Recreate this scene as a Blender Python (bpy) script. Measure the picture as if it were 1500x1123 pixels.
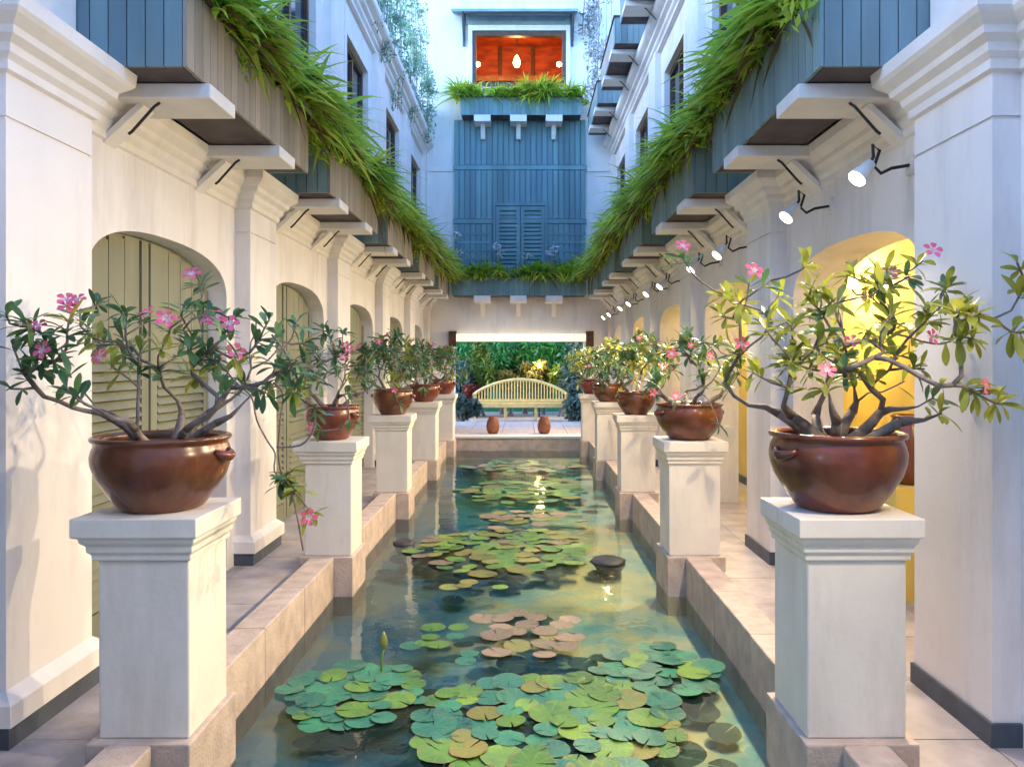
import bpy, math, random
import numpy as np
from mathutils import Vector, Matrix, Euler

random.seed(7)
R = math.radians
for o in list(bpy.data.objects):
    bpy.data.objects.remove(o)
scene = bpy.context.scene
COL = scene.collection

# ------------------------------------------------------------------ camera
EYE = (0.10, 0.0, 1.62)
F = 1150.0
cam_data = bpy.data.cameras.new('camera')
cam = bpy.data.objects.new('camera', cam_data)
COL.objects.link(cam)
cam.location = EYE
cam.rotation_euler = (R(90), 0, 0)
cam_data.sensor_width = 36
cam_data.lens = 36 * F / 1500
cam_data.shift_x = -16 / 1500
cam_data.shift_y = -31.5 / 1500
cam_data.clip_end = 2000
scene.camera = cam

# ------------------------------------------------------------------ world, sun, exposure
SUN_EL, SUN_AZ = R(14), R(262)
world = bpy.data.worlds.new('World')
scene.world = world
world.use_nodes = True
wn = world.node_tree
sky = wn.nodes.new('ShaderNodeTexSky')
sky.sky_type = 'NISHITA'
sky.sun_disc = False
sky.sun_elevation = SUN_EL
sky.sun_rotation = SUN_AZ
sky.dust_density = 0.0
sky.ozone_density = 6.0
wn.links.new(sky.outputs[0], wn.nodes['Background'].inputs[0])
wn.nodes['Background'].inputs[1].default_value = 0.15
sun_data = bpy.data.lights.new('sun', 'SUN')
sun_data.energy = 0.5
sun_data.angle = R(40)
sun_data.color = (1.0, 0.95, 0.9)
sun = bpy.data.objects.new('sun', sun_data)
COL.objects.link(sun)
# the sky's sun_rotation is measured clockwise from +Y
sdir = Vector((math.sin(SUN_AZ) * math.cos(SUN_EL), math.cos(SUN_AZ) * math.cos(SUN_EL), math.sin(SUN_EL)))
sun.rotation_euler = sdir.to_track_quat('Z', 'Y').to_euler()
scene.view_settings.view_transform = 'Standard'
scene.view_settings.look = 'None'
scene.view_settings.gamma = 1
scene.view_settings.use_curve_mapping = False
scene.view_settings.exposure = 3.32
scene.render.engine = 'CYCLES'
scene.cycles.use_denoising = True
scene.cycles.max_bounces = 8
scene.cycles.diffuse_bounces = 5
scene.cycles.transparent_max_bounces = 8
scene.cycles.sample_clamp_indirect = 6
scene.cycles.caustics_reflective = False
scene.cycles.caustics_refractive = False

SPOT_W = 7.8      # each wall spotlight, watts
RECESS_W = 4.6     # each lamp in the yellow gallery

# ------------------------------------------------------------------ materials
MATS = {}

def mat(name, col, rough=0.7, var=0.12, scale=6.0, col2=None, bump=0.0, bscale=40.0, spec=0.5,
        island=0.0, transl=0.0, emit=None, estr=0.0, stain=None, stain_amt=0.0, stain_scale=1.5, grain=None, metal=0.0,
        objrand=0.0, coat=0.0):
    m = bpy.data.materials.new(name)
    m.use_nodes = True
    nt = m.node_tree
    N, L = nt.nodes, nt.links
    b = N['Principled BSDF']
    b.inputs['Roughness'].default_value = rough
    b.inputs['Specular IOR Level'].default_value = spec
    b.inputs['Metallic'].default_value = metal
    b.inputs['Coat Weight'].default_value = coat
    tc = N.new('ShaderNodeTexCoord')
    mp = N.new('ShaderNodeMapping')
    if grain:
        mp.inputs['Scale'].default_value = grain
    geo = N.new('ShaderNodeNewGeometry')
    L.new(geo.outputs['Position'], mp.inputs['Vector'])
    no = N.new('ShaderNodeTexNoise')
    no.inputs['Scale'].default_value = scale
    no.inputs['Detail'].default_value = 5
    L.new(mp.outputs[0], no.inputs['Vector'])
    mix = N.new('ShaderNodeMix'); mix.data_type = 'RGBA'
    c2 = col2 or tuple(c * (1 - 2.2 * var) for c in col)
    mix.inputs[6].default_value = (*col, 1)
    mix.inputs[7].default_value = (*c2, 1)
    mr = N.new('ShaderNodeMapRange')
    mr.inputs[1].default_value = 0.35; mr.inputs[2].default_value = 0.68
    L.new(no.outputs['Fac'], mr.inputs[0])
    L.new(mr.outputs[0], mix.inputs[0])
    out = mix.outputs[2]
    if stain:
        n2 = N.new('ShaderNodeTexNoise'); n2.inputs['Scale'].default_value = stain_scale
        n2.inputs['Detail'].default_value = 8; n2.inputs['Roughness'].default_value = 0.7
        m2 = N.new('ShaderNodeMapping'); m2.inputs['Scale'].default_value = (1.6, 1.6, 0.3)
        L.new(geo.outputs['Position'], m2.inputs['Vector']); L.new(m2.outputs[0], n2.inputs['Vector'])
        r2 = N.new('ShaderNodeMapRange'); r2.inputs[1].default_value = 0.5; r2.inputs[2].default_value = 0.75
        r2.inputs[4].default_value = stain_amt
        L.new(n2.outputs['Fac'], r2.inputs[0])
        x2 = N.new('ShaderNodeMix'); x2.data_type = 'RGBA'
        L.new(r2.outputs[0], x2.inputs[0]); L.new(out, x2.inputs[6]); x2.inputs[7].default_value = (*stain, 1)
        out = x2.outputs[2]
    if island or objrand:
        hs = N.new('ShaderNodeHueSaturation')
        mr3 = N.new('ShaderNodeMapRange')
        amt = island or objrand
        mr3.inputs[3].default_value = 1 - amt; mr3.inputs[4].default_value = 1 + amt
        mr4 = N.new('ShaderNodeMapRange')
        mr4.inputs[3].default_value = 0.5 + 0.06 * amt; mr4.inputs[4].default_value = 0.5 - 0.06 * amt
        if island:
            src = geo.outputs['Random Per Island']
        else:
            oi = N.new('ShaderNodeObjectInfo'); src = oi.outputs['Random']
        L.new(src, mr3.inputs[0]); L.new(src, mr4.inputs[0])
        L.new(mr3.outputs[0], hs.inputs['Value']); L.new(mr4.outputs[0], hs.inputs['Hue'])
        L.new(out, hs.inputs['Color'])
        out = hs.outputs[0]
    L.new(out, b.inputs['Base Color'])
    if bump:
        bn = N.new('ShaderNodeTexNoise'); bn.inputs['Scale'].default_value = bscale; bn.inputs['Detail'].default_value = 6
        L.new(mp.outputs[0], bn.inputs['Vector'])
        bu = N.new('ShaderNodeBump'); bu.inputs['Strength'].default_value = bump; bu.inputs['Distance'].default_value = 0.02
        L.new(bn.outputs['Fac'], bu.inputs['Height']); L.new(bu.outputs[0], b.inputs['Normal'])
    if emit:
        b.inputs['Emission Color'].default_value = (*emit, 1)
        b.inputs['Emission Strength'].default_value = estr
    if transl:
        tr = N.new('ShaderNodeBsdfTranslucent'); L.new(out, tr.inputs['Color'])
        ms = N.new('ShaderNodeMixShader'); ms.inputs[0].default_value = transl
        L.new(b.outputs[0], ms.inputs[1]); L.new(tr.outputs[0], ms.inputs[2])
        L.new(ms.outputs[0], N['Material Output'].inputs['Surface'])
    MATS[name] = m
    return m

mat('plaster', (0.80, 0.77, 0.76), 0.75, 0.03, 2.2, stain=(0.52, 0.48, 0.47), stain_amt=0.75, bump=0.06, bscale=25)
mat('trim', (0.80, 0.77, 0.75), 0.65, 0.04, 5, stain=(0.5, 0.45, 0.41), stain_amt=0.3, stain_scale=3, bump=0.06, bscale=30)
mat('pier_white', (0.80, 0.76, 0.71), 0.6, 0.04, 4, stain=(0.52, 0.46, 0.40), stain_amt=0.55, stain_scale=2.5, bump=0.08, bscale=30)
mat('sandstone', (0.60, 0.49, 0.43), 0.8, 0.12, 9, objrand=0.05, stain=(0.34, 0.24, 0.20), stain_amt=0.45, bump=0.3, bscale=60)
mat('paving', (0.50, 0.45, 0.46), 0.45, 0.15, 5, stain=(0.2, 0.18, 0.2), stain_amt=0.6, bump=0.1, bscale=40, objrand=0.12)
mat('skirting', (0.07, 0.09, 0.12), 0.5, 0.15, 8)
mat('planter_paint', (0.19, 0.28, 0.30), 0.6, 0.12, 5, grain=(1, 1, 0.15), stain=(0.12, 0.1, 0.08), stain_amt=0.35, objrand=0.16)
mat('planter_warm_lit', (0.36, 0.31, 0.25), 0.65, 0.14, 5, grain=(1, 1, 0.15), stain=(0.20, 0.15, 0.10), stain_amt=0.5, objrand=0.18)  # teal boards of the left row with warm lamplight put into the colour
mat('soffit_wood', (0.10, 0.075, 0.08), 0.7, 0.2, 6)
mat('blue_boards', (0.17, 0.30, 0.33), 0.6, 0.12, 3, grain=(1, 1, 0.12), stain=(0.12, 0.2, 0.3), stain_amt=0.5, objrand=0.14)
mat('rim_wood', (0.10, 0.045, 0.03), 0.7, 0.25, 12)
mat('door_paint', (0.22, 0.23, 0.165), 0.6, 0.12, 4, grain=(1, 1, 0.2))
mat('dark_iron', (0.03, 0.028, 0.03), 0.5, 0.1, 10, metal=0.4)
mat('pot_glaze', (0.20, 0.050, 0.026), 0.26, 0.25, 7, objrand=0.22, col2=(0.11, 0.026, 0.02), bump=0.05, bscale=14, stain=(0.26, 0.10, 0.03), stain_amt=0.6, stain_scale=6, coat=0.25)
mat('jar_clay', (0.30, 0.10, 0.05), 0.6, 0.2, 8)
mat('soil', (0.05, 0.035, 0.025), 0.95, 0.3, 30, bump=0.6, bscale=60)
mat('bark', (0.25, 0.20, 0.18), 0.75, 0.2, 14, stain=(0.12, 0.09, 0.09), stain_amt=0.7, stain_scale=9, bump=0.4, bscale=50)
mat('rose_leaf', (0.10, 0.23, 0.09), 0.4, 0.15, 12, objrand=0.4, transl=0.35)
mat('rose_leaf_lit', (0.40, 0.44, 0.07), 0.4, 0.15, 12, objrand=0.3, transl=0.45)  # lit copy of the leaf, yellow lamplight put into its colour
mat('rose_foliage', (0.12, 0.24, 0.10), 0.4, 0.15, 12, island=0.4, transl=0.25)
mat('petal', (0.90, 0.17, 0.30), 0.5, 0.1, 30, island=0.2, transl=0.3)
mat('petal_pale', (0.80, 0.55, 0.62), 0.5, 0.1, 30, island=0.1, transl=0.2)
mat('petal_white', (0.8, 0.75, 0.8), 0.5, 0.05, 30, transl=0.2)
mat('fern', (0.58, 0.66, 0.06), 0.5, 0.15, 2.6, col2=(0.26, 0.46, 0.05), island=0.4, transl=0.6)
mat('fern_dark', (0.32, 0.55, 0.07), 0.5, 0.15, 2.2, col2=(0.42, 0.46, 0.06), island=0.4, transl=0.6)
mat('fern_dead', (0.20, 0.12, 0.04), 0.8, 0.2, 8, island=0.4, transl=0.2)
mat('ivy', (0.26, 0.42, 0.26), 0.5, 0.15, 4, island=0.4, transl=0.3)
mat('silver_vine', (0.28, 0.31, 0.33), 0.6, 0.15, 4, island=0.35, transl=0.2)
mat('bush_green', (0.06, 0.30, 0.08), 0.4, 0.15, 3, island=0.5, transl=0.3)
mat('bush_lime', (0.16, 0.24, 0.03), 0.45, 0.15, 3, island=0.4, transl=0.3)
mat('bush_amber', (0.26, 0.22, 0.04), 0.5, 0.15, 3, island=0.4, transl=0.3)
mat('bush_red', (0.33, 0.06, 0.03), 0.5, 0.15, 3, island=0.4, transl=0.3)
mat('bush_grey', (0.10, 0.16, 0.13), 0.5, 0.15, 3, island=0.4, transl=0.3)
mat('garden_wall', (0.03, 0.20, 0.10), 0.7, 0.2, 2)
def pad_mat(name, col, edge, blotch):
    mat(name, col, 0.4, 0.25, 7, objrand=0.3, col2=blotch, bump=0.1, bscale=60)
    nt = MATS[name].node_tree; N, L = nt.nodes, nt.links
    b = N['Principled BSDF']; src = b.inputs['Base Color'].links[0].from_socket
    tc = N.new('ShaderNodeTexCoord'); sx = N.new('ShaderNodeSeparateXYZ'); L.new(tc.outputs['Object'], sx.inputs[0])
    at = N.new('ShaderNodeMath'); at.operation = 'ARCTAN2'; L.new(sx.outputs[1], at.inputs[0]); L.new(sx.outputs[0], at.inputs[1])
    mu = N.new('ShaderNodeMath'); mu.operation = 'MULTIPLY'; mu.inputs[1].default_value = 9; L.new(at.outputs[0], mu.inputs[0])
    co = N.new('ShaderNodeMath'); co.operation = 'COSINE'; L.new(mu.outputs[0], co.inputs[0])
    vr = N.new('ShaderNodeMapRange'); vr.inputs[1].default_value = 0.86; vr.inputs[2].default_value = 1.0; vr.inputs[4].default_value = 0.35
    L.new(co.outputs[0], vr.inputs[0])
    m1 = N.new('ShaderNodeMix'); m1.data_type = 'RGBA'; L.new(vr.outputs[0], m1.inputs[0]); L.new(src, m1.inputs[6])
    m1.inputs[7].default_value = (min(1, col[0] * 1.7 + .03), min(1, col[1] * 1.6 + .03), col[2] * 1.6 + .02, 1)
    ln = N.new('ShaderNodeVectorMath'); ln.operation = 'LENGTH'; L.new(tc.outputs['Object'], ln.inputs[0])
    no = N.new('ShaderNodeTexNoise'); no.inputs['Scale'].default_value = 2.5; no.inputs['Detail'].default_value = 5
    oi = N.new('ShaderNodeObjectInfo'); ad = N.new('ShaderNodeVectorMath'); ad.operation = 'ADD'
    L.new(tc.outputs['Object'], ad.inputs[0]); L.new(oi.outputs['Location'], ad.inputs[1]); L.new(ad.outputs[0], no.inputs['Vector'])
    su = N.new('ShaderNodeMath'); su.operation = 'ADD'; L.new(ln.outputs['Value'], su.inputs[0]); L.new(no.outputs['Fac'], su.inputs[1])
    er = N.new('ShaderNodeMapRange'); er.inputs[1].default_value = 1.38; er.inputs[2].default_value = 1.58; L.new(su.outputs[0], er.inputs[0])
    m2 = N.new('ShaderNodeMix'); m2.data_type = 'RGBA'; L.new(er.outputs[0], m2.inputs[0]); L.new(m1.outputs[2], m2.inputs[6]); m2.inputs[7].default_value = (*edge, 1)
    L.new(m2.outputs[2], b.inputs['Base Color'])
pad_mat('pad_green', (0.12, 0.26, 0.035), (0.20, 0.17, 0.06), (0.06, 0.17, 0.045))
pad_mat('pad_teal', (0.04, 0.21, 0.12), (0.10, 0.17, 0.08), (0.02, 0.13, 0.10))
pad_mat('pad_brown', (0.25, 0.18, 0.14), (0.16, 0.10, 0.07), (0.20, 0.17, 0.10))
pad_mat('pad_ochre', (0.20, 0.19, 0.045), (0.22, 0.13, 0.05), (0.14, 0.19, 0.05))
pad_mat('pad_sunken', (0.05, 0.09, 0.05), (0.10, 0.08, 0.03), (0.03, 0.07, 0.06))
mat('bench_wood', (0.95, 0.68, 0.26), 0.6, 0.1, 8)
mat('rock', (0.045, 0.042, 0.05), 0.6, 0.3, 8, bump=0.5, bscale=20)
mat('gallery_yellow', (0.84, 0.64, 0.17), 0.7, 0.08, 2)
mat('lamp_white', (1, 1, 1), 0.5, 0.0, 1, emit=(1.0, 0.86, 0.62), estr=1.6)
mat('warm_bulb', (1, 0.8, 0.5), 0.5, 0.0, 1, emit=(1.0, 0.62, 0.18), estr=3.0)
mat('lintel_glow', (0.8, 0.75, 0.6), 0.5, 0.03, 3, emit=(1.0, 0.82, 0.45), estr=0.13)  # cream beam; emission stands for lamplight falling on it
mat('lamp_body', (0.75, 0.72, 0.68), 0.45, 0.1, 10)
mat('window_wood', (0.11, 0.05, 0.03), 0.5, 0.2, 8)
mat('room_red', (0.50, 0.085, 0.02), 0.6, 0.25, 3, grain=(1, 1, 3))
mat('curtain', (0.45, 0.20, 0.08), 0.8, 0.2, 8)
mat('canopy_blue', (0.22, 0.33, 0.38), 0.6, 0.1, 4)
mat('ground', (0.16, 0.15, 0.12), 0.9, 0.2, 0.8)

def glass_mat():
    m = bpy.data.materials.new('dark_glass'); m.use_nodes = True
    b = m.node_tree.nodes['Principled BSDF']
    b.inputs['Base Color'].default_value = (0.03, 0.035, 0.045, 1)
    b.inputs['Roughness'].default_value = 0.06
    MATS['dark_glass'] = m
glass_mat()

def water_mat():
    m = bpy.data.materials.new('pond_water'); m.use_nodes = True
    nt = m.node_tree; N, L = nt.nodes, nt.links
    N.remove(N['Principled BSDF'])
    tr = N.new('ShaderNodeBsdfTransparent'); tr.inputs[0].default_value = (0.90, 0.97, 0.94, 1)
    gl = N.new('ShaderNodeBsdfGlossy'); gl.inputs['Roughness'].default_value = 0.035
    fr = N.new('ShaderNodeFresnel'); fr.inputs["IOR"].default_value = 1.6
    geo = N.new('ShaderNodeNewGeometry')
    no = N.new('ShaderNodeTexNoise'); no.inputs['Scale'].default_value = 5; no.inputs['Detail'].default_value = 3
    L.new(geo.outputs['Position'], no.inputs['Vector'])
    bu = N.new('ShaderNodeBump'); bu.inputs['Strength'].default_value = 0.12; bu.inputs['Distance'].default_value = 0.03
    L.new(no.outputs['Fac'], bu.inputs['Height'])
    L.new(bu.outputs[0], gl.inputs['Normal']); L.new(bu.outputs[0], fr.inputs['Normal'])
    ms = N.new('ShaderNodeMixShader')
    df = N.new('ShaderNodeBsdfDiffuse')
    cn = N.new('ShaderNodeTexNoise'); cn.inputs['Scale'].default_value = 0.9; cn.inputs['Detail'].default_value = 4
    L.new(geo.outputs['Position'], cn.inputs['Vector'])
    cr = N.new('ShaderNodeValToRGB'); e = cr.color_ramp.elements
    e[0].position = 0.36; e[0].color = (0.03, 0.13, 0.14, 1); e[1].position = 0.66; e[1].color = (0.27, 0.25, 0.09, 1)
    a = e.new(0.5); a.color = (0.10, 0.20, 0.13, 1)
    L.new(cn.outputs['Fac'], cr.inputs[0]); L.new(cr.outputs[0], df.inputs['Color'])
    mm = N.new('ShaderNodeMixShader'); mm.inputs[0].default_value = 0.12
    L.new(tr.outputs[0], mm.inputs[1]); L.new(df.outputs[0], mm.inputs[2])
    L.new(fr.outputs[0], ms.inputs[0]); L.new(mm.outputs[0], ms.inputs[1]); L.new(gl.outputs[0], ms.inputs[2])
    L.new(ms.outputs[0], N['Material Output'].inputs['Surface'])
    MATS['pond_water'] = m
water_mat()

def pond_floor_mat():
    m = bpy.data.materials.new('pond_floor'); m.use_nodes = True
    nt = m.node_tree; N, L = nt.nodes, nt.links
    b = N['Principled BSDF']; b.inputs['Roughness'].default_value = 0.9
    geo = N.new('ShaderNodeNewGeometry')
    no = N.new('ShaderNodeTexNoise'); no.inputs['Scale'].default_value = 1.25; no.inputs['Detail'].default_value = 7
    no.inputs['Roughness'].default_value = 0.65
    L.new(geo.outputs['Position'], no.inputs['Vector'])
    cr = N.new('ShaderNodeValToRGB')
    e = cr.color_ramp.elements
    e[0].position = 0.32; e[0].color = (0.09, 0.36, 0.38, 1)
    e[1].position = 0.68; e[1].color = (0.86, 0.66, 0.30, 1)
    a = e.new(0.44); a.color = (0.30, 0.54, 0.46, 1)
    a = e.new(0.56); a.color = (0.70, 0.65, 0.32, 1)
    L.new(no.outputs['Fac'], cr.inputs[0]); L.new(cr.outputs[0], b.inputs['Base Color'])
    MATS['pond_floor'] = m
pond_floor_mat()

# ------------------------------------------------------------------ mesh builder and object helpers
ORG = {}

class MB:
    def __init__(self):
        self.v, self.f, self.mi = [], [], []
    def add(self, verts, faces, mi=0):
        n = len(self.v)
        self.v.extend([tuple(p) for p in verts])
        for f in faces:
            self.f.append(tuple(i + n for i in f)); self.mi.append(mi)
        return self
    def box(self, x0, x1, y0, y1, z0, z1, mi=0):
        x0, x1 = min(x0, x1), max(x0, x1)
        y0, y1 = min(y0, y1), max(y0, y1)
        vs = [(x0, y0, z0), (x1, y0, z0), (x1, y1, z0), (x0, y1, z0), (x0, y0, z1), (x1, y0, z1), (x1, y1, z1), (x0, y1, z1)]
        return self.add(vs, [(3, 2, 1, 0), (4, 5, 6, 7), (0, 1, 5, 4), (1, 2, 6, 5), (2, 3, 7, 6), (3, 0, 4, 7)], mi)
    def quad(self, a, b, c, d, mi=0):
        return self.add([a, b, c, d], [(0, 1, 2, 3)], mi)
    def loft(self, rings, cap=True, mi=0):
        n = len(rings[0]); vs = [p for r in rings for p in r]; fs = []
        for k in range(len(rings) - 1):
            for i in range(n):
                j = (i + 1) % n
                fs.append((k * n + i, k * n + j, (k + 1) * n + j, (k + 1) * n + i))
        if cap:
            fs.append(tuple(range(n - 1, -1, -1)))
            fs.append(tuple((len(rings) - 1) * n + i for i in range(n)))
        return self.add(vs, fs, mi)
    def lathe(self, prof, c, seg=32, mi=0, cap=True):
        rings = [[(c[0] + r * math.cos(2 * math.pi * k / seg), c[1] + r * math.sin(2 * math.pi * k / seg), c[2] + z) for k in range(seg)] for r, z in prof]
        return self.loft(rings, cap, mi)
    def tube(self, pts, rad, seg=6, mi=0):
        pts = [Vector(p) for p in pts]
        if not hasattr(rad, '__len__'): rad = [rad] * len(pts)
        rings = []; prev = None
        for i, p in enumerate(pts):
            t = (pts[min(i + 1, len(pts) - 1)] - pts[max(i - 1, 0)])
            if t.length < 1e-7: t = Vector((0, 0, 1))
            t.normalize()
            if prev is None:
                u = t.orthogonal().normalized()
            else:
                u = (prev - t * prev.dot(t))
                u = u.normalized() if u.length > 1e-6 else t.orthogonal().normalized()
            prev = u; w = t.cross(u)
            rings.append([p + (u * math.cos(2 * math.pi * k / seg) + w * math.sin(2 * math.pi * k / seg)) * rad[i] for k in range(seg)])
        return self.loft(rings, True, mi)
    def mesh(self, name, smooth=False, off=(0, 0, 0)):
        me = bpy.data.meshes.new(name)
        if off != (0, 0, 0):
            v = [(a - off[0], b - off[1], c - off[2]) for a, b, c in self.v]
        else:
            v = self.v
        me.from_pydata(v, [], self.f)
        if any(self.mi): me.polygons.foreach_set('material_index', self.mi)
        if smooth: me.polygons.foreach_set('use_smooth', [True] * len(self.f))
        me.update()
        return me

def props(o, label=None, cat=None, group=None, kind=None):
    if label: o['label'] = label
    if cat: o['category'] = cat
    if group: o['group'] = group
    if kind: o['kind'] = kind
    return o

def put(name, mesh, mats, parent=None, loc=None, rot=None, scale=None):
    """link mesh data as an object; loc is a world position"""
    if not isinstance(mats, (list, tuple)): mats = [mats]
    if len(mesh.materials) == 0:
        for m in mats: mesh.materials.append(MATS[m])
    o = bpy.data.objects.new(name, mesh)
    COL.objects.link(o)
    if parent is not None:
        o.parent = parent
    po = ORG.get(parent.name, (0, 0, 0)) if parent is not None else (0, 0, 0)
    w = loc if loc is not None else po
    o.location = (w[0] - po[0], w[1] - po[1], w[2] - po[2])
    if rot is not None: o.rotation_euler = rot
    if scale is not None: o.scale = scale if hasattr(scale, '__len__') else (scale,) * 3
    ORG[o.name] = tuple(w)
    return o

def build(name, mb, mats, parent=None, smooth=False, base=None, bevel=0):
    """mesh of world-space vertices; its origin is the parent's origin (or base)"""
    po = ORG.get(parent.name, (0, 0, 0)) if parent is not None else (base or (0, 0, 0))
    me = mb.mesh(name, smooth, tuple(po))
    o = put(name, me, mats, parent, po)
    if bevel:
        md = o.modifiers.new('bevel', 'BEVEL'); md.width = bevel; md.segments = 2; md.limit_method = 'ANGLE'
    return o

def empty(name, loc):
    o = bpy.data.objects.new(name, None); COL.objects.link(o); o.location = loc
    o.empty_display_size = 0.1
    ORG[o.name] = tuple(loc)
    return o

def W(px, py, Y):
    return Vector(((px - 766) * Y / F + EYE[0], Y, EYE[2] - (py - 530) * Y / F))

ORD = ['nearest', 'second', 'third', 'fourth', 'fifth', 'sixth']
SIDE = {-1: 'left', 1: 'right'}

# ------------------------------------------------------------------ layout numbers
P = 2.97
PIERY = 3.15                 # front of the nearest pier
PIERX, PIERW = 1.238, 0.40   # pool face, width
BAY0 = 5.125                 # centre of the nearest bay
PIL_HALF = 0.33
WALLX, PILX, UPX = 2.20, 2.08, 2.25
COPZ, WATERZ = 0.11, -0.195
YB = 18.5                    # end facade
Y0 = BAY0 - 2.5 * P          # where the wings stop behind the camera
POOL_END = 16.05
ARCH_H, ARCH_S, ARCH_R = 0.97, 2.10, 0.315

# ------------------------------------------------------------------ the setting
g = MB(); g.box(-300, 300, -300, 300, -1.2, -1.0)
props(build('ground', g, 'ground'), kind='structure')
g = MB(); g.box(-1.5, 1.5, Y0, POOL_END, -0.75, -0.34)
props(build('pond_bed', g, 'pond_floor'), kind='structure')
g = MB(); g.quad((-1.40, Y0, WATERZ), (1.40, Y0, WATERZ), (1.40, POOL_END, WATERZ), (-1.40, POOL_END, WATERZ))
props(build('pond_water', g, 'pond_water'), kind='structure')

for s in (-1, 1):
    # walkway with slabs
    outx = 3.2 if s > 0 else 2.5
    g = MB(); g.box(s * 1.50, s * outx, Y0, YB, -0.9, -0.012)
    wk = props(build('walkway', g, 'paving'), kind='structure')
    sm = None
    n = int((YB - Y0) / 0.62)
    for k in range(n):
        ya = Y0 + k * (YB - Y0) / n
        if ya < 1.2: continue
        ln = (YB - Y0) / n
        for j, (xa, xb) in enumerate([(1.545, 2.08), (2.085, 2.62), (2.625, 3.15)] if s > 0 else [(1.545, 2.10), (2.105, 2.39)]):
            if j == 0 or True:
                key = 'slab%d%d' % (s, j)
                if key not in bpy.data.meshes:
                    q = MB(); q.box(-(xb - xa) / 2, (xb - xa) / 2, -ln / 2 + 0.003, ln / 2 - 0.003, -0.012, 0.0)
                    q.mesh(key)
                put('paving_slab', bpy.data.meshes[key], 'paving', wk, (s * (xa + xb) / 2, ya + ln / 2, random.uniform(-0.0015, 0.0015)))
    # pond edge : coping stones between the piers on a low wall
    g = MB(); g.box(s * 1.375, s * 1.535, Y0, POOL_END + 0.3, -0.9, COPZ - 0.004)
    pe = props(build('pond_edge', g, 'sandstone'), kind='structure')
    for i in range(-1, 5):
        ya = PIERY + P * i + PIERW + 0.055
        yb = min(PIERY + P * (i + 1) - 0.055, POOL_END + 0.2)
        cuts = [ya, ya + (yb - ya) * random.uniform(0.29, 0.37), ya + (yb - ya) * random.uniform(0.62, 0.71), yb]
        for a_, b_ in zip(cuts, cuts[1:]):
            q = MB(); q.box(s * (1.36 + random.uniform(-0.002, 0.002)), s * 1.545, a_ + 0.003, b_ - 0.003, -0.72, COPZ + random.uniform(-0.002, 0.002))
            build('coping_stone', q, 'sandstone', pe, bevel=0.008)

# terrace beyond the pond
g = MB(); g.box(-3.2, 3.2, POOL_END, 27, -0.9, COPZ - 0.05)
tr_ = props(build('terrace', g, 'sandstone'), kind='structure')
q = MB(); q.box(-1.355, 1.355, POOL_END - 0.04, POOL_END + 0.36, COPZ - 0.05, COPZ)
build('coping_stone', q, 'trim', tr_, bevel=0.008)
for k in range(6):
    for j in range(9):
        key = 'terrace_slab'
        if key not in bpy.data.meshes:
            q = MB(); q.box(-0.345, 0.345, -0.295, 0.295, -0.045, 0); q.mesh(key)
        put('paving_slab', bpy.data.meshes[key], 'sandstone', tr_, (-2.8 + 0.7 * j, POOL_END + 0.66 + 0.6 * k, COPZ - 0.003))

# ------------------------------------------------------------------ side wings
def arch_z(u):
    a = min(1.0, abs(u) / ARCH_H)
    return ARCH_S + ARCH_R * (1 - a ** 2.5) ** (1 / 2.5)

PROFILE = [(0.0, 2.84), (0.022, 2.85), (0.022, 2.89), (0.045, 2.915), (0.05, 2.95), (0.085, 2.975), (0.09, 3.005),
           (0.135, 3.04), (0.15, 3.06), (0.155, 3.12), (0.12, 3.135)]

def ring_rect(s, xw, xf, y0, y1, d, z, dy=None):
    dy = d if dy is None else dy
    r = [(s * xw, y0 - dy, z), (s * (xf - d), y0 - dy, z), (s * (xf - d), y1 + dy, z), (s * xw, y1 + dy, z)]
    return r if s < 0 else r[::-1]

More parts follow.
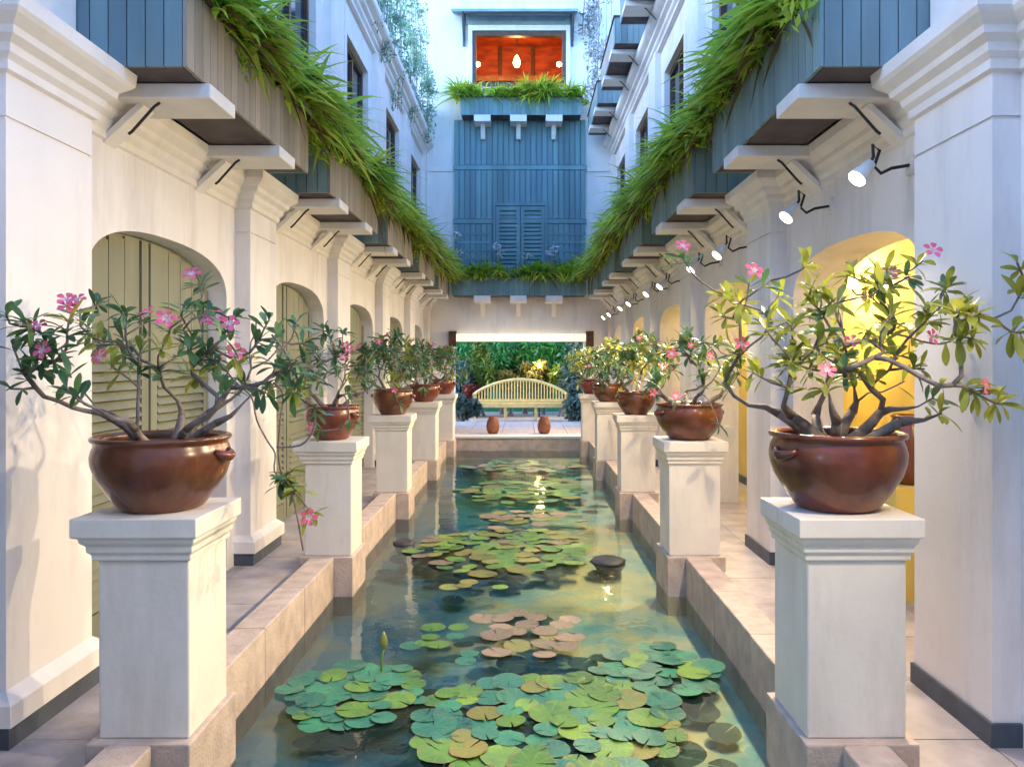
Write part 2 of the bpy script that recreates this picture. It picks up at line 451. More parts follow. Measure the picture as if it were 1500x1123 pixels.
def wing(s):
    TOP = 7.6 if s < 0 else 8.2
    name = 'courtyard_wing'
    root = empty(name, (s * 2.4, BAY0, 0))
    lab = ('white left wing with pilasters and olive shuttered doors under arches' if s < 0 else
           'white right wing with pilasters and open arches glowing yellow inside')
    props(root, lab, 'building', 'white wings along the pond')
    depth = 0.18 if s < 0 else 0.39
    g = MB()
    for i in range(-2, 5):
        yc = BAY0 + P * i
        ya, yb = yc - P / 2, yc + P / 2
        n = 28
        us = [-ARCH_H * math.cos(math.pi * k / n) for k in range(n + 1)]
        for (a, b) in ((ya, yc - ARCH_H), (yc + ARCH_H, yb)):
            g.quad((s * WALLX, a, -0.02), (s * WALLX, b, -0.02), (s * WALLX, b, 3.12), (s * WALLX, a, 3.12))
        for k in range(n):
            u0, u1 = us[k], us[k + 1]
            g.quad((s * WALLX, yc + u0, arch_z(u0)), (s * WALLX, yc + u1, arch_z(u1)), (s * WALLX, yc + u1, 3.12), (s * WALLX, yc + u0, 3.12))
            g.quad((s * WALLX, yc + u0, arch_z(u0)), (s * WALLX, yc + u1, arch_z(u1)), (s * (WALLX + depth), yc + u1, arch_z(u1)), (s * (WALLX + depth), yc + u0, arch_z(u0)))
            if s > 0:   # inner face of the arcade wall
                g.quad((s * (WALLX + depth), yc + u0, arch_z(u0)), (s * (WALLX + depth), yc + u1, arch_z(u1)), (s * (WALLX + depth), yc + u1, 3.12), (s * (WALLX + depth), yc + u0, 3.12))
        for u in (-ARCH_H, ARCH_H):
            g.quad((s * WALLX, yc + u, -0.02), (s * (WALLX + depth), yc + u, -0.02), (s * (WALLX + depth), yc + u, ARCH_S), (s * WALLX, yc + u, ARCH_S))
        if s > 0:
            for (a, b) in ((ya, yc - ARCH_H), (yc + ARCH_H, yb)):
                g.quad((s * (WALLX + depth), a, -0.02), (s * (WALLX + depth), b, -0.02), (s * (WALLX + depth), b, 3.12), (s * (WALLX + depth), a, 3.12))
    g.quad((s * 2.05, Y0, 3.12), (s * 3.4, Y0, 3.12), (s * 3.4, YB, 3.12), (s * 2.05, YB, 3.12))
    build('lower_wall', g, 'plaster', root)
    # upper wall with window openings
    g = MB()
    WH, WZ0, WZ1, WD = 0.70, 4.1, 5.95, 0.16
    for i in range(-2, 5):
        yc = BAY0 + P * i
        ya, yb = yc - P / 2, yc + P / 2
        X = s * UPX
        def wq(a, b, z0, z1): g.quad((X, a, z0), (X, b, z0), (X, b, z1), (X, a, z1))
        wq(ya, yc - WH, 3.1, TOP); wq(yc + WH, yb, 3.1, TOP)
        wq(yc - WH, yc + WH, 3.1, WZ0); wq(yc - WH, yc + WH, WZ1, TOP)
        X2 = s * (UPX + WD)
        g.quad((X, yc - WH, WZ0), (X2, yc - WH, WZ0), (X2, yc - WH, WZ1), (X, yc - WH, WZ1))
        g.quad((X, yc + WH, WZ0), (X2, yc + WH, WZ0), (X2, yc + WH, WZ1), (X, yc + WH, WZ1))
        g.quad((X, yc - WH, WZ0), (X, yc + WH, WZ0), (X2, yc + WH, WZ0), (X2, yc - WH, WZ0))
        g.quad((X, yc - WH, WZ1), (X, yc + WH, WZ1), (X2, yc + WH, WZ1), (X2, yc - WH, WZ1))
    g.quad((s * UPX, Y0, TOP), (s * 4.4, Y0, TOP), (s * 4.4, YB, TOP), (s * UPX, YB, TOP))
    build('upper_wall', g, 'plaster', root)
    for i in range(0, 5):
        yc = BAY0 + P * i
        q = MB()
        xa, xb = s * (UPX + 0.05), s * (UPX + 0.12)
        w = 0.07
        q.box(xa, xb, yc - WH, yc - WH + w, WZ0, WZ1); q.box(xa, xb, yc + WH - w, yc + WH, WZ0, WZ1)
        q.box(xa, xb, yc - WH + w, yc + WH - w, WZ0, WZ0 + w); q.box(xa, xb, yc - WH + w, yc + WH - w, WZ1 - w, WZ1)
        wf = build('window', q, 'window_wood', root)
        for (a, b) in ((yc - WH + w, yc - 0.03), (yc + 0.03, yc + WH - w)):
            q = MB(); q.box(s * (UPX + 0.085), s * (UPX + 0.10), a, b, WZ0 + w, WZ1 - w)
            build('pane', q, 'dark_glass', wf)
        q = MB(); q.box(xa, xb, yc - 0.03, yc + 0.03, WZ0 + w, WZ1 - w); build('mullion', q, 'window_wood', wf)
        q = MB(); q.box(s * (UPX - 0.05), s * (UPX + 0.1), yc - WH - 0.06, yc + WH + 0.06, WZ0 - 0.08, WZ0 - 0.002)
        build('sill', q, 'trim', wf)
        q = MB(); 
        q.box(s * (UPX - 0.03), s * UPX, yc - WH - 0.12, yc - WH - 0.002, WZ0, WZ1 + 0.12)
        q.box(s * (UPX - 0.03), s * UPX, yc + WH + 0.002, yc + WH + 0.12, WZ0, WZ1 + 0.12)
        q.box(s * (UPX - 0.03), s * UPX, yc - WH - 0.002, yc + WH + 0.002, WZ1 + 0.002, WZ1 + 0.12)
        build('surround', q, 'trim', wf)
    # pilasters with capital, plinth
    for i in range(-2, 6):
        yc = BAY0 + P * (i - 0.5)
        ya, yb = yc - PIL_HALF, yc + PIL_HALF
        if yb > YB + 0.1: yb = YB
        q = MB()
        q.box(s * (WALLX + 0.05), s * PILX, ya, yb, 0.0, 2.645)
        q.box(s * (WALLX + 0.05), s * (PILX + 0.012), ya + 0.012, yb - 0.012, 2.645, 2.66)
        q.box(s * (WALLX + 0.05), s * PILX, ya, yb, 2.66, 2.86)
        pl = build('pilaster', q, 'plaster', root)
        q = MB()
        q.loft([ring_rect(s, WALLX + 0.04, PILX, ya, yb, d, z) for d, z in PROFILE])
        build('capital', q, 'trim', pl)
        if s < 0:
            q = MB(); q.loft([ring_rect(s, WALLX + 0.04, PILX, ya, yb, d, z) for d, z in [(0.055, 0.1), (0.055, 0.19), (0.002, 0.235)]])
            build('plinth', q, 'trim', pl)
            q = MB(); q.box(s * (WALLX + 0.04), s * (PILX - 0.035), ya - 0.035, yb + 0.035, 0.0, 0.1)
            build('skirting', q, 'skirting', pl)
        else:
            q = MB(); q.box(s * (WALLX + 0.04), s * (PILX - 0.014), ya - 0.014, yb + 0.014, 0.0, 0.1)
            build('skirting', q, 'skirting', pl)
        # upper strip
        q = MB(); q.box(s * (UPX + 0.03), s * (UPX - 0.09), ya, yb, 3.13, 6.45)
        build('upper_strip', q, 'trim', root)
    # cornice in the bays, and the upper cornice
    for i in range(-2, 5):
        ya = BAY0 + P * i - (P / 2 - PIL_HALF); yb = BAY0 + P * i + (P / 2 - PIL_HALF)
        q = MB()
        q.loft([ring_rect(s, WALLX + 0.04, WALLX, ya, yb, d * 0.85, z - 0.005, 0) for d, z in PROFILE])
        build('cornice', q, 'trim', root)
    q = MB()
    q.loft([ring_rect(s, UPX + 0.1, UPX, Y0, YB - 0.01, d * 1.5 + 0.03, (z - 2.84) * 1.25 + 6.42, 0) for d, z in PROFILE])
    build('upper_cornice', q, 'trim', root)
    if s < 0:
        # doors in the blind arches
        for i in range(-1, 5):
            yc = BAY0 + P * i
            X = -(WALLX + 0.165)
            q = MB(); q.box(X, X - 0.05, yc - ARCH_H - 0.02, yc + ARCH_H + 0.02, -0.01, ARCH_S + ARCH_R + 0.03)
            d = build('door', q, 'door_paint', root)
            for j, cy in enumerate((yc - ARCH_H / 2, yc + ARCH_H / 2)):
                ha = ARCH_H / 2 - 0.015
                # stiles following the arch
                q = MB()
                for (a, b) in ((cy - ha, cy - ha + 0.09), (cy + ha - 0.09, cy + ha)):
                    zt = min(arch_z(a - yc), arch_z(b - yc)) - 0.02
                    q.box(X + 0.028, X + 0.001, a, b, 0.02, zt)
                build('stile', q, 'door_paint', d)
                for (z0, z1) in ((0.02, 0.18), (0.86, 0.98), (1.62, 1.74)):
                    q = MB(); q.box(X + 0.026, X + 0.001, cy - ha + 0.091, cy + ha - 0.091, z0, z1)
                    build('rail', q, 'door_paint', d)
                # upper vertical boards
                nb = 4; wv = (2 * ha - 0.19) / nb
                for k in range(nb):
                    a = cy - ha + 0.095 + k * wv
                    zt = min(arch_z(a - yc), arch_z(a + wv - yc)) - 0.015
                    q = MB(); q.box(X + 0.016, X + 0.001, a + 0.004, a + wv - 0.004, 1.75, zt)
                    build('panel', q, 'door_paint', d)
                for (z0, z1) in ((0.19, 0.86), (0.985, 1.615)):
                    nsl = 11
                    for k in range(nsl):
                        key = 'door_slat'
                        if key not in bpy.data.meshes:
                            q = MB(); q.box(-0.005, 0.005, -(ha - 0.095), ha - 0.095, -0.03, 0.03); q.mesh(key)
                        put('slat', bpy.data.meshes[key], 'door_paint', d, (X + 0.018, cy, z0 + (k + 0.5) * (z1 - z0) / nsl), (0, R(-35), 0))
    else:
        # shallow lit gallery behind the arcade
        q = MB(); q.quad((3.05, Y0, -0.02), (3.05, YB, -0.02), (3.05, YB, 3.1), (3.05, Y0, 3.1))
        build('gallery_wall', q, 'gallery_yellow', root)
        q = MB(); q.quad((2.58, Y0, 2.85), (3.06, Y0, 2.85), (3.06, YB, 2.85), (2.58, YB, 2.85))
        build('gallery_ceiling', q, 'plaster', root)
        q = MB(); q.box(3.03, 3.06, Y0, YB, 0.0, 0.1)
        build('skirting', q, 'skirting', root)
    return root

wings = {s: wing(s) for s in (-1, 1)}

g = MB(); g.box(-4.4, 4.4, Y0 - 0.4, Y0, -0.9, 6.0)  # unseen block added behind the camera, cuts skylight on near faces
props(build('skylight_blocker', g, 'plaster', None, base=(0, Y0 - 0.2, 0)), 'plain white block added unseen behind the viewer to hold back skylight', 'building')

# lamps in the gallery, behind each arcade pier
for i in range(0, 5):
    yl = BAY0 + P * (i - 0.5) + 0.15
    o = empty('wall_lamp', (3.05, yl, 2.3))
    props(o, '%s globe lamp on the yellow gallery wall behind the right pilasters' % ORD[i], 'lamp', 'globe lamps in the yellow gallery')
    q = MB(); q.lathe([(0.0001, -0.05), (0.03, -0.043), (0.05, -0.01), (0.05, 0.01), (0.03, 0.043), (0.0001, 0.05)], (2.93, yl, 2.3), 12)
    build('globe', q, 'warm_bulb', o, True)
    q = MB(); q.tube([(3.05, yl, 2.2), (2.97, yl, 2.2), (2.93, yl, 2.245)], 0.01); q.box(3.03, 3.05, yl - 0.03, yl + 0.03, 2.14, 2.26)
    build('bracket', q, 'dark_iron', o)
    ld = bpy.data.lights.new('gallery_light', 'POINT'); ld.energy = RECESS_W; ld.color = (1.0, 0.82, 0.42); ld.shadow_soft_size = 0.06
    lo = bpy.data.objects.new('gallery_light', ld); COL.objects.link(lo); lo.parent = o
    lo.location = (2.83 - 3.05, 0, 0.0)

# ------------------------------------------------------------------ planters on brackets
def planter(s, i, zb, label, group, n_br=((0.23, 0.60), (1.43, 1.80))):
    y0 = BAY0 + P * i - (P / 2 - PIL_HALF) + 0.01
    y1 = BAY0 + P * i + (P / 2 - PIL_HALF) - 0.04
    xo, xi = 1.605, 2.19
    root = empty('planter_box', (s * 1.9, (y0 + y1) / 2, zb))
    props(root, label, 'planter', group)
    q = MB(); q.box(s * (xo + 0.022), s * xi, y0 + 0.022, y1 - 0.022, zb + 0.01, zb + 0.40)
    build('liner', q, 'soffit_wood', root)
    q = MB(); q.box(s * (xo + 0.03), s * xi, y0 + 0.03, y1 - 0.03, zb, zb + 0.011)
    build('bottom_board', q, 'soffit_wood', root)
    nb = 22; wb = (y1 - y0) / nb
    key = 'planter_board_long_%d' % s
    board_mat = 'planter_warm_lit' if s < 0 else 'planter_paint'  # left long boards carry the warm light in their colour
    if key not in bpy.data.meshes:
        m = MB(); m.box(-0.01, 0.01, -wb / 2 + 0.003, wb / 2 - 0.003, 0, 0.425); m.mesh(key)
    for k in range(nb):
        put('board', bpy.data.meshes[key], board_mat, root, (s * (xo + 0.011), y0 + (k + 0.5) * wb, zb - 0.004 + random.uniform(-0.003, 0.003)))
    ne = 6; we = (xi - xo - 0.02) / ne
    key = 'planter_board_end'
    if key not in bpy.data.meshes:
        m = MB(); m.box(-we / 2 + 0.003, we / 2 - 0.003, -0.01, 0.01, 0, 0.425); m.mesh(key)
    for k in range(ne):
        for yy in (y0 + 0.011, y1 - 0.011):
            put('board', bpy.data.meshes[key], 'planter_paint', root, (s * (xo + 0.022 + (k + 0.5) * we), yy, zb - 0.002))
    q = MB()
    q.box(s * (xo - 0.02), s * (xo + 0.035), y0 - 0.02, y1 + 0.02, zb + 0.425, zb + 0.452)
    q.box(s * (xo + 0.036), s * xi, y0 - 0.02, y0 + 0.035, zb + 0.425, zb + 0.452)
    q.box(s * (xo + 0.036), s * xi, y1 - 0.035, y1 + 0.02, zb + 0.425, zb + 0.452)
    build('rim', q, 'rim_wood', root)
    q = MB(); q.box(s * (xo + 0.05), s * (xi - 0.02), y0 + 0.05, y1 - 0.05, zb + 0.38, zb + 0.405)
    build('soil', q, 'soil', root)
    for (a, b) in n_br:
        ya, yb = y0 + a, y0 + b
        q = MB(); q.box(s * (xo - 0.028), s * (WALLX + 0.02), ya, yb, zb - 0.085, zb - 0.006)
        br = build('bracket', q, 'trim', root, bevel=0.006)
        q = MB()
        t = 0.016
        pa, pb = Vector((1.99, 0, zb - 0.086)), Vector((WALLX + 0.01, 0, zb - 0.29))
        dr = (pb - pa).normalized(); nrm = Vector((dr.z, 0, -dr.x)) * t
        ring = lambda y: [(s * p.x, y, p.z) for p in (pa - nrm, pa + nrm, pb + nrm, pb - nrm)]
        q.loft([ring(ya + 0.09), ring(ya + 0.22)])
        build('brace', q, 'trim', br)
        q = MB()
        q.tube([(s * 1.87, ya + 0.05, zb - 0.095), (s * 1.90, ya + 0.05, zb - 0.115), (s * 2.02, ya + 0.05, zb - 0.25), (s * 2.04, ya + 0.05, zb - 0.265)], 0.008)
        build('tie_rod', q, 'dark_iron', br)
    return root, y0, y1

PLZ = 3.12
planter_span = {}
for s in (-1, 1):
    for i in range(5):
        lab = '%s slatted planter box of the %s row, on white brackets above the arches' % (ORD[i] if i < 4 else 'farthest', SIDE[s])
        _, a, b = planter(s, i, PLZ, lab, 'slatted planter boxes on brackets')
        planter_span[(s, i)] = (a, b)
for i in (2, 3, 4):
    planter(1, i, 6.85, '%s planter box of the upper right row, high above the courtyard' % ['nearest', 'middle', 'farthest'][i - 2], 'upper planter boxes on the right wing')

# ------------------------------------------------------------------ blades and leaves
def blades(n, org, dirs, L, droop, width, seg=5, rs=None, taper=0.8):
    """n strap leaves as numpy strips; returns verts (n*(seg+1)*2,3), faces"""
    t = np.linspace(0, 1, seg + 1)[None, :, None]
    d = dirs[:, None, :]
    Lx = L[:, None, None]
    pos = org[:, None, :] + d * Lx * t + np.array([0, 0, -1.0])[None, None, :] * (droop[:, None, None] * Lx * t ** 2)
    side = np.cross(dirs, np.array([0, 0, 1.0]))
    nn = np.linalg.norm(side, axis=1, keepdims=True); nn[nn < 1e-5] = 1
    side = side / nn
    tw = rs.uniform(-0.7, 0.7, (n, 1))
    side = side * np.cos(tw) + np.cross(dirs, side) * np.sin(tw)
    prof = np.clip(np.minimum(0.5 + 3 * t, (1.03 - t) * 2.2), 0.03, 1.0)
    w = width[:, None, None] * prof
    A = pos - side[:, None, :] * w; B = pos + side[:, None, :] * w
    V = np.stack([A, B], axis=2).reshape(-1, 3)
    base = (np.arange(n) * (seg + 1) * 2)[:, None, None]
    k = (np.arange(seg) * 2)[None, :, None]
    Fq = (base + k + np.array([0, 1, 3, 2])[None, None, :]).reshape(-1, 4)
    return V, Fq

def mesh_np(name, chunks):
    vs, fs, mi = [], [], []; off = 0
    for V, Fq, m in chunks:
        vs.append(V); fs.append(Fq + off); mi.append(np.full(len(Fq), m)); off += len(V)
    V = np.concatenate(vs); Fq = np.concatenate(fs); M = np.concatenate(mi)
    me = bpy.data.meshes.new(name)
    me.vertices.add(len(V)); me.vertices.foreach_set('co', V.astype(np.float32).ravel())
    k = Fq.shape[1]
    me.loops.add(len(Fq) * k); me.loops.foreach_set('vertex_index', Fq.astype(np.int32).ravel())
    me.polygons.add(len(Fq)); me.polygons.foreach_set('loop_start', (np.arange(len(Fq)) * k).astype(np.int32))
    me.polygons.foreach_set('material_index', M.astype(np.int32))
    me.polygons.foreach_set('use_smooth', np.ones(len(Fq), dtype=bool))
    me.update(calc_edges=True); me.validate()
    return me

def leaf_cloud(rs, c, r, n, size, mi=0, flat=0.6, shell=0.35):
    """n folded leaf quads through an ellipsoid volume"""
    d = rs.normal(size=(n, 3)); d /= np.linalg.norm(d, axis=1, keepdims=True)
    rad = rs.uniform(shell, 1, (n, 1)) ** 0.6
    pos = np.array(c) + d * rad * np.array(r)
    a = rs.normal(size=(n, 3)); a[:, 2] = a[:, 2] * flat - 0.2; a /= np.linalg.norm(a, axis=1, keepdims=True)
    b = np.cross(a, rs.normal(size=(n, 3))); b /= np.linalg.norm(b, axis=1, keepdims=True)
    L = rs.uniform(0.6, 1.3, (n, 1)) * size
    V = np.stack([pos - a * L, pos - b * L * 0.32, pos + a * L, pos + b * L * 0.32], 1).reshape(-1, 3)
    Fq = np.arange(n * 4).reshape(n, 4)
    return V, Fq, mi

def fern_mesh(name, length, depth, seed, n=1500, lmin=0.20, lmax=0.56, out=1.0, wid=0.016):
    """local frame: +X is the open side, Y along the box"""
    rs = np.random.RandomState(seed)
    chunks = []
    nc = int(length / 0.13)
    cy = (rs.uniform(0, 1, nc) * 0.6 + np.arange(nc)) / nc * length - length / 2
    cx = rs.uniform(-depth / 2, depth / 2, nc)
    vig = rs.uniform(0.40, 1.35, nc); wt = rs.uniform(0.05, 1.0, nc) ** 2.2; wt = wt / wt.sum()
    for kind, frac in ((0, 0.60), (1, 0.37), (2, 0.03)):
        m = int(n * frac)
        c = rs.choice(nc, m, p=wt)
        o = np.stack([cx[c] + rs.normal(0, 0.03, m), cy[c] + rs.normal(0, 0.05, m), rs.uniform(-0.02, 0.20, m)], 1)
        az = rs.normal(0, 1.3, m)
        el = rs.uniform(0.2, 1.35, m) if kind < 2 else rs.uniform(-0.2, 0.5, m)
        if kind == 2: o[:, 0] = depth / 2
        if kind == 1:      # growth leaning out over the rim
            o[:, 0] = depth / 2 + rs.uniform(-0.05, 0.10, m); el = rs.uniform(-0.1, 0.9, m)
        d = np.stack([np.cos(az) * np.cos(el) * out, np.sin(az) * np.cos(el), np.sin(el)], 1)
        L = rs.uniform(lmin, lmax, m) * vig[c]
        droop = rs.uniform(0.25, 0.65, m) + (0.3 if kind == 2 else 0)
        V, Fq = blades(m, o, d, L, droop, rs.uniform(0.45, 1.5, m) * wid, 5, rs)
        chunks.append((V, Fq, kind))
    for k in range(max(2, int(length * 3.2))):
        yc = rs.uniform(-length / 2, length / 2); tr = rs.uniform(-0.12, 0.22)
        chunks.append(leaf_cloud(rs, (depth / 2 + rs.uniform(-0.12, 0.14), yc, tr), (0.13, 0.16, rs.uniform(0.08, 0.2)), int(rs.uniform(40, 110)), 0.045, rs.randint(0, 2), 1.0, 0.1))
    return mesh_np(name, chunks)

ferns = [fern_mesh('fern_fronds_%d' % k, 2.2, 0.42, 30 + k, 2500) for k in range(5)]
for s in (-1, 1):
    for i in range(5):
        a, b = planter_span[(s, i)]
        me = ferns[(i + (2 if s > 0 else 0)) % 5]
        o = put('fern', me, ['fern', 'fern_dark', 'fern_dead'], None, (s * 1.84, (a + b) / 2, PLZ + 0.42), (0, 0, 0 if s < 0 else math.pi))
        props(o, 'bright green fern spilling over the %s planter of the %s row' % (ORD[i] if i < 4 else 'farthest', SIDE[s]), 'fern', 'ferns spilling from the planters')
# bridging growth where the planters meet
for s in (-1, 1):
    for i in range(4):
        yy = (planter_span[(s, i)][1] + planter_span[(s, i + 1)][0]) / 2
        if i == 0:
            bridge = [fern_mesh('fern_bridge_%d' % k, 0.75, 0.35, 60 + k, 800) for k in range(3)]
        o = put('fern', bridge[(i + (s > 0)) % 3], ['fern', 'fern_dark', 'fern_dead'], None, (s * 1.80, yy, PLZ + 0.40), (0, 0, 0 if s < 0 else math.pi))
        props(o, 'fern tuft filling the gap after the %s planter of the %s row' % (ORD[i], SIDE[s]), 'fern', 'fern tufts between planters')

# ------------------------------------------------------------------ end facade
def fx(px): return (px - 766) * YB / F + EYE[0]
def fz(py): return EYE[2] + (530 - py) * YB / F

end = empty('end_building', (0, YB, 0))
props(end, 'pale building closing the courtyard, with blue boarding and a red-lit window', 'building')
OX0, OX1, OZ = -1.52, 1.55, 2.10
wx0, wx1, wz0, wz1 = fx(692), fx(829), fz(127), fz(46)
T = 18.5
g = MB()
def fq(x0, x1, z0, z1): g.quad((x0, YB, z0), (x1, YB, z0), (x1, YB, z1), (x0, YB, z1))
fq(-4.4, OX0, -0.1, OZ); fq(OX1, 4.4, -0.1, OZ)
fq(-4.4, 4.4, OZ, wz0); fq(-4.4, wx0, wz0, wz1); fq(wx1, 4.4, wz0, wz1); fq(-4.4, 4.4, wz1, 11.4)
for x in (OX0, OX1):
    g.quad((x, YB, -0.1), (x, YB + 0.35, -0.1), (x, YB + 0.35, OZ), (x, YB, OZ))
g.quad((OX0, YB, OZ), (OX1, YB, OZ), (OX1, YB + 0.35, OZ), (OX0, YB + 0.35, OZ))
fqz = lambda x0, x1, z0, z1: g.quad((x0, YB + 0.35, z0), (x1, YB + 0.35, z0), (x1, YB + 0.35, z1), (x0, YB + 0.35, z1))
fqz(-4.4, OX0, -0.1, OZ); fqz(OX1, 4.4, -0.1, OZ); fqz(-4.4, 4.4, OZ, 3.2)
g.quad((-4.4, YB, 11.4), (4.4, YB, 11.4), (4.4, YB + 4, 11.4), (-4.4, YB + 4, 11.4))
build('wall', g, 'plaster', end)
for (a, b) in ((-2.25, fx(665) - 0.02), (fx(858) + 0.02, 2.25)):
    q = MB(); q.box(a, b, YB - 0.035, YB, 6.10, 6.19); build('string_course', q, 'trim', end)
# blue boarding
bx0, bx1, bz0, bz1 = fx(665), fx(858), 3.3, 7.3
q = MB(); q.box(bx0 + 0.01, bx1 - 0.01, YB - 0.03, YB, bz0, bz1)
pan = build('boarding', q, 'blue_boards', end)
nb = 24; wb = (bx1 - bx0) / nb
for row, (z0, z1) in enumerate(((bz0, 4.86), (4.98, 6.12), (6.24, bz1))):
    m = MB(); m.box(-wb / 2 + 0.014, wb / 2 - 0.014, -0.015, 0.015, 0, z1 - z0)
    me = m.mesh('facade_board_%d' % row)
    for k in range(nb):
        xk = bx0 + (k + 0.5) * wb
        if row == 0 and -0.62 < xk < 0.70: continue
        if row == 1 and -0.62 < xk < 0.70 and False: continue
        put('board', me, 'blue_boards', pan, (xk, YB - 0.046, z0))
for z in (4.87, 6.13):
    q = MB(); q.box(bx0 - 0.01, bx1 + 0.01, YB - 0.075, YB - 0.031, z, z + 0.10); build('rail', q, 'blue_boards', pan)
for k in range(4):
    z = 4.0 + 0.2 * k
    for (a, b) in ((bx0, -0.66), (0.74, bx1)):
        q = MB(); q.box(a, b, YB - 0.07, YB - 0.062, z, z + 0.055); build('rail', q, 'blue_boards', pan)
# shutters
q = MB(); q.box(-0.60, -0.54, YB - 0.12, YB - 0.031, 3.5, 5.35); q.box(0.62, 0.68, YB - 0.12, YB - 0.031, 3.5, 5.35); q.box(-0.54, 0.62, YB - 0.12, YB - 0.031, 5.28, 5.35)
sh = build('shuttered_window', q, 'blue_boards', end)
for (a, b) in ((-0.53, 0.03), (0.05, 0.61)):
    q = MB(); q.box(a, a + 0.08, YB - 0.10, YB - 0.04, 3.5, 5.27); q.box(b - 0.08, b, YB - 0.10, YB - 0.04, 3.5, 5.27); q.box(a + 0.08, b - 0.08, YB - 0.10, YB - 0.04, 5.17, 5.27)
    build('shutter', q, 'blue_boards', sh)
    for k in range(17):
        z = 3.55 + k * 0.095
        q = MB(); q.box(a + 0.08, b - 0.08, YB - 0.085, YB - 0.05, z, z + 0.06); build('slat', q, 'blue_boards', sh)
# lit upper window
q = MB(); w = 0.09
q.box(wx0, wx0 + w, YB - 0.03, YB + 0.1, wz0, wz1); q.box(wx1 - w, wx1, YB - 0.03, YB + 0.1, wz0, wz1)
q.box(wx0 + w, wx1 - w, YB - 0.03, YB + 0.1, wz1 - w * 1.3, wz1); q.box(wx0 + w, wx1 - w, YB - 0.03, YB + 0.1, wz0, wz0 + w)
uw = build('window', q, 'window_wood', end)
q = MB(); q.box(wx0 - 0.1, wx1 + 0.1, YB - 0.05, YB - 0.031, wz1 + 0.002, wz1 + 0.13); q.box(wx0 - 0.1, wx0 - 0.002, YB - 0.05, YB - 0.0, wz0, wz1); q.box(wx1 + 0.002, wx1 + 0.1, YB - 0.05, YB - 0.0, wz0, wz1)
build('surround', q, 'trim', uw)
q = MB()
x0, x1, z0, z1, ya, yb = wx0 - 0.8, wx1 + 0.8, wz0 - 0.8, wz1 + 0.6, YB + 0.12, YB + 2.4
q.quad((x0, yb, z0), (x1, yb, z0), (x1, yb, z1), (x0, yb, z1)); q.quad((x0, ya, z0), (x0, yb, z0), (x0, yb, z1), (x0, ya, z1))
q.quad((x1, ya, z0), (x1, yb, z0), (x1, yb, z1), (x1, ya, z1)); q.quad((x0, ya, z0), (x1, ya, z0), (x1, yb, z0), (x0, yb, z0)); q.quad((x0, ya, z1), (x1, ya, z1), (x1, yb, z1), (x0, yb, z1))
build('room', q, 'room_red', end)
for k in range(4):
    xx = x0 + 0.5 + k * 0.85
    q = MB(); q.box(xx, xx + 0.09, yb - 0.06, yb - 0.001, z0, z1 - 0.001); build('room_post', q, 'window_wood', end)
q = MB(); q.box(x0 + 0.01, x1 - 0.01, yb - 0.12, yb - 0.061, wz1 - 0.35, wz1 - 0.22); build('room_beam', q, 'curtain', end)
_l = W(757, 92, YB + 1.3); lx, ly, lz = _l.x, _l.y, _l.z
pend = empty('pendant_lamp', (lx, ly, lz))
props(pend, 'glowing pendant lamp hanging inside the red-lit upper window', 'lamp')
q = MB(); q.lathe([(0.0001, -0.13), (0.06, -0.10), (0.095, 0), (0.06, 0.11), (0.02, 0.18)], (lx, ly, lz), 16); build('shade', q, 'warm_bulb', pend, True)
q = MB(); q.tube([(lx, ly, lz + 0.18), (lx, ly, z1)], 0.01); build('cord', q, 'dark_iron', pend)
ld = bpy.data.lights.new('pendant_light', 'POINT'); ld.energy = 10; ld.color = (1.0, 0.55, 0.2); ld.shadow_soft_size = 0.15
lo = bpy.data.objects.new('pendant_light', ld); COL.objects.link(lo); lo.parent = pend; lo.location = (0, -0.3, 0)
for k, px in enumerate((700, 819)):
    o = props(put('sconce', MB().lathe([(0.0001, -0.06), (0.06, -0.02), (0.06, 0.04), (0.0001, 0.07)], (0, 0, 0), 10).mesh('sconce', True), 'warm_bulb', None, tuple(W(px, 95, YB + 0.55))),
              'small round sconce glowing at the %s edge of the red-lit window' % ('left', 'right')[k], 'lamp', 'sconces in the lit window')
# canopy over the window
q = MB()
cz0, cz1 = fz(47), fz(22)
q.add([(fx(664), YB, cz1 + 0.08), (fx(845), YB, cz1 + 0.08), (fx(845), YB - 0.55, cz1 - 0.1), (fx(664), YB - 0.55, cz1 - 0.1),
       (fx(664), YB, cz1 + 0.03), (fx(845), YB, cz1 + 0.03), (fx(845), YB - 0.55, cz1 - 0.16), (fx(664), YB - 0.55, cz1 - 0.16)],
      [(0, 1, 2, 3), (7, 6, 5, 4), (3, 2, 6, 7), (0, 3, 7, 4), (2, 1, 5, 6), (1, 0, 4, 5)])
can = build('canopy', q, 'canopy_blue', end)
for px in (680, 838):
    x = fx(px)
    q = MB(); q.tube([(x, YB - 0.02, cz1 - 0.65), (x, YB - 0.5, cz1 - 0.14)], 0.03); q.box(x - 0.03, x + 0.03, YB - 0.05, YB, cz1 - 0.75, cz1)
    build('strut', q, 'skirting', can)
q = MB(); q.box(fx(683), fx(835), YB - 0.06, YB - 0.001, wz1 + 0.14, cz1 - 0.05); build('fascia', q, 'canopy_blue', can)
# cream lintel beam above the passage; its glow is added, not a lamp
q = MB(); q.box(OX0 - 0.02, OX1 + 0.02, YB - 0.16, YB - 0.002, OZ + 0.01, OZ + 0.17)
li = build('lintel_glow', q, 'lintel_glow', None, base=(0, YB, OZ))
props(li, 'cream lintel beam with added glow across the top of the garden passage', 'beam')
for x in (OX0 - 0.11, OX1 + 0.03):
    q = MB(); q.box(x, x + 0.17, YB - 0.2, YB - 0.002, OZ - 0.12, OZ + 0.24); build('corbel', q, 'rim_wood', li)

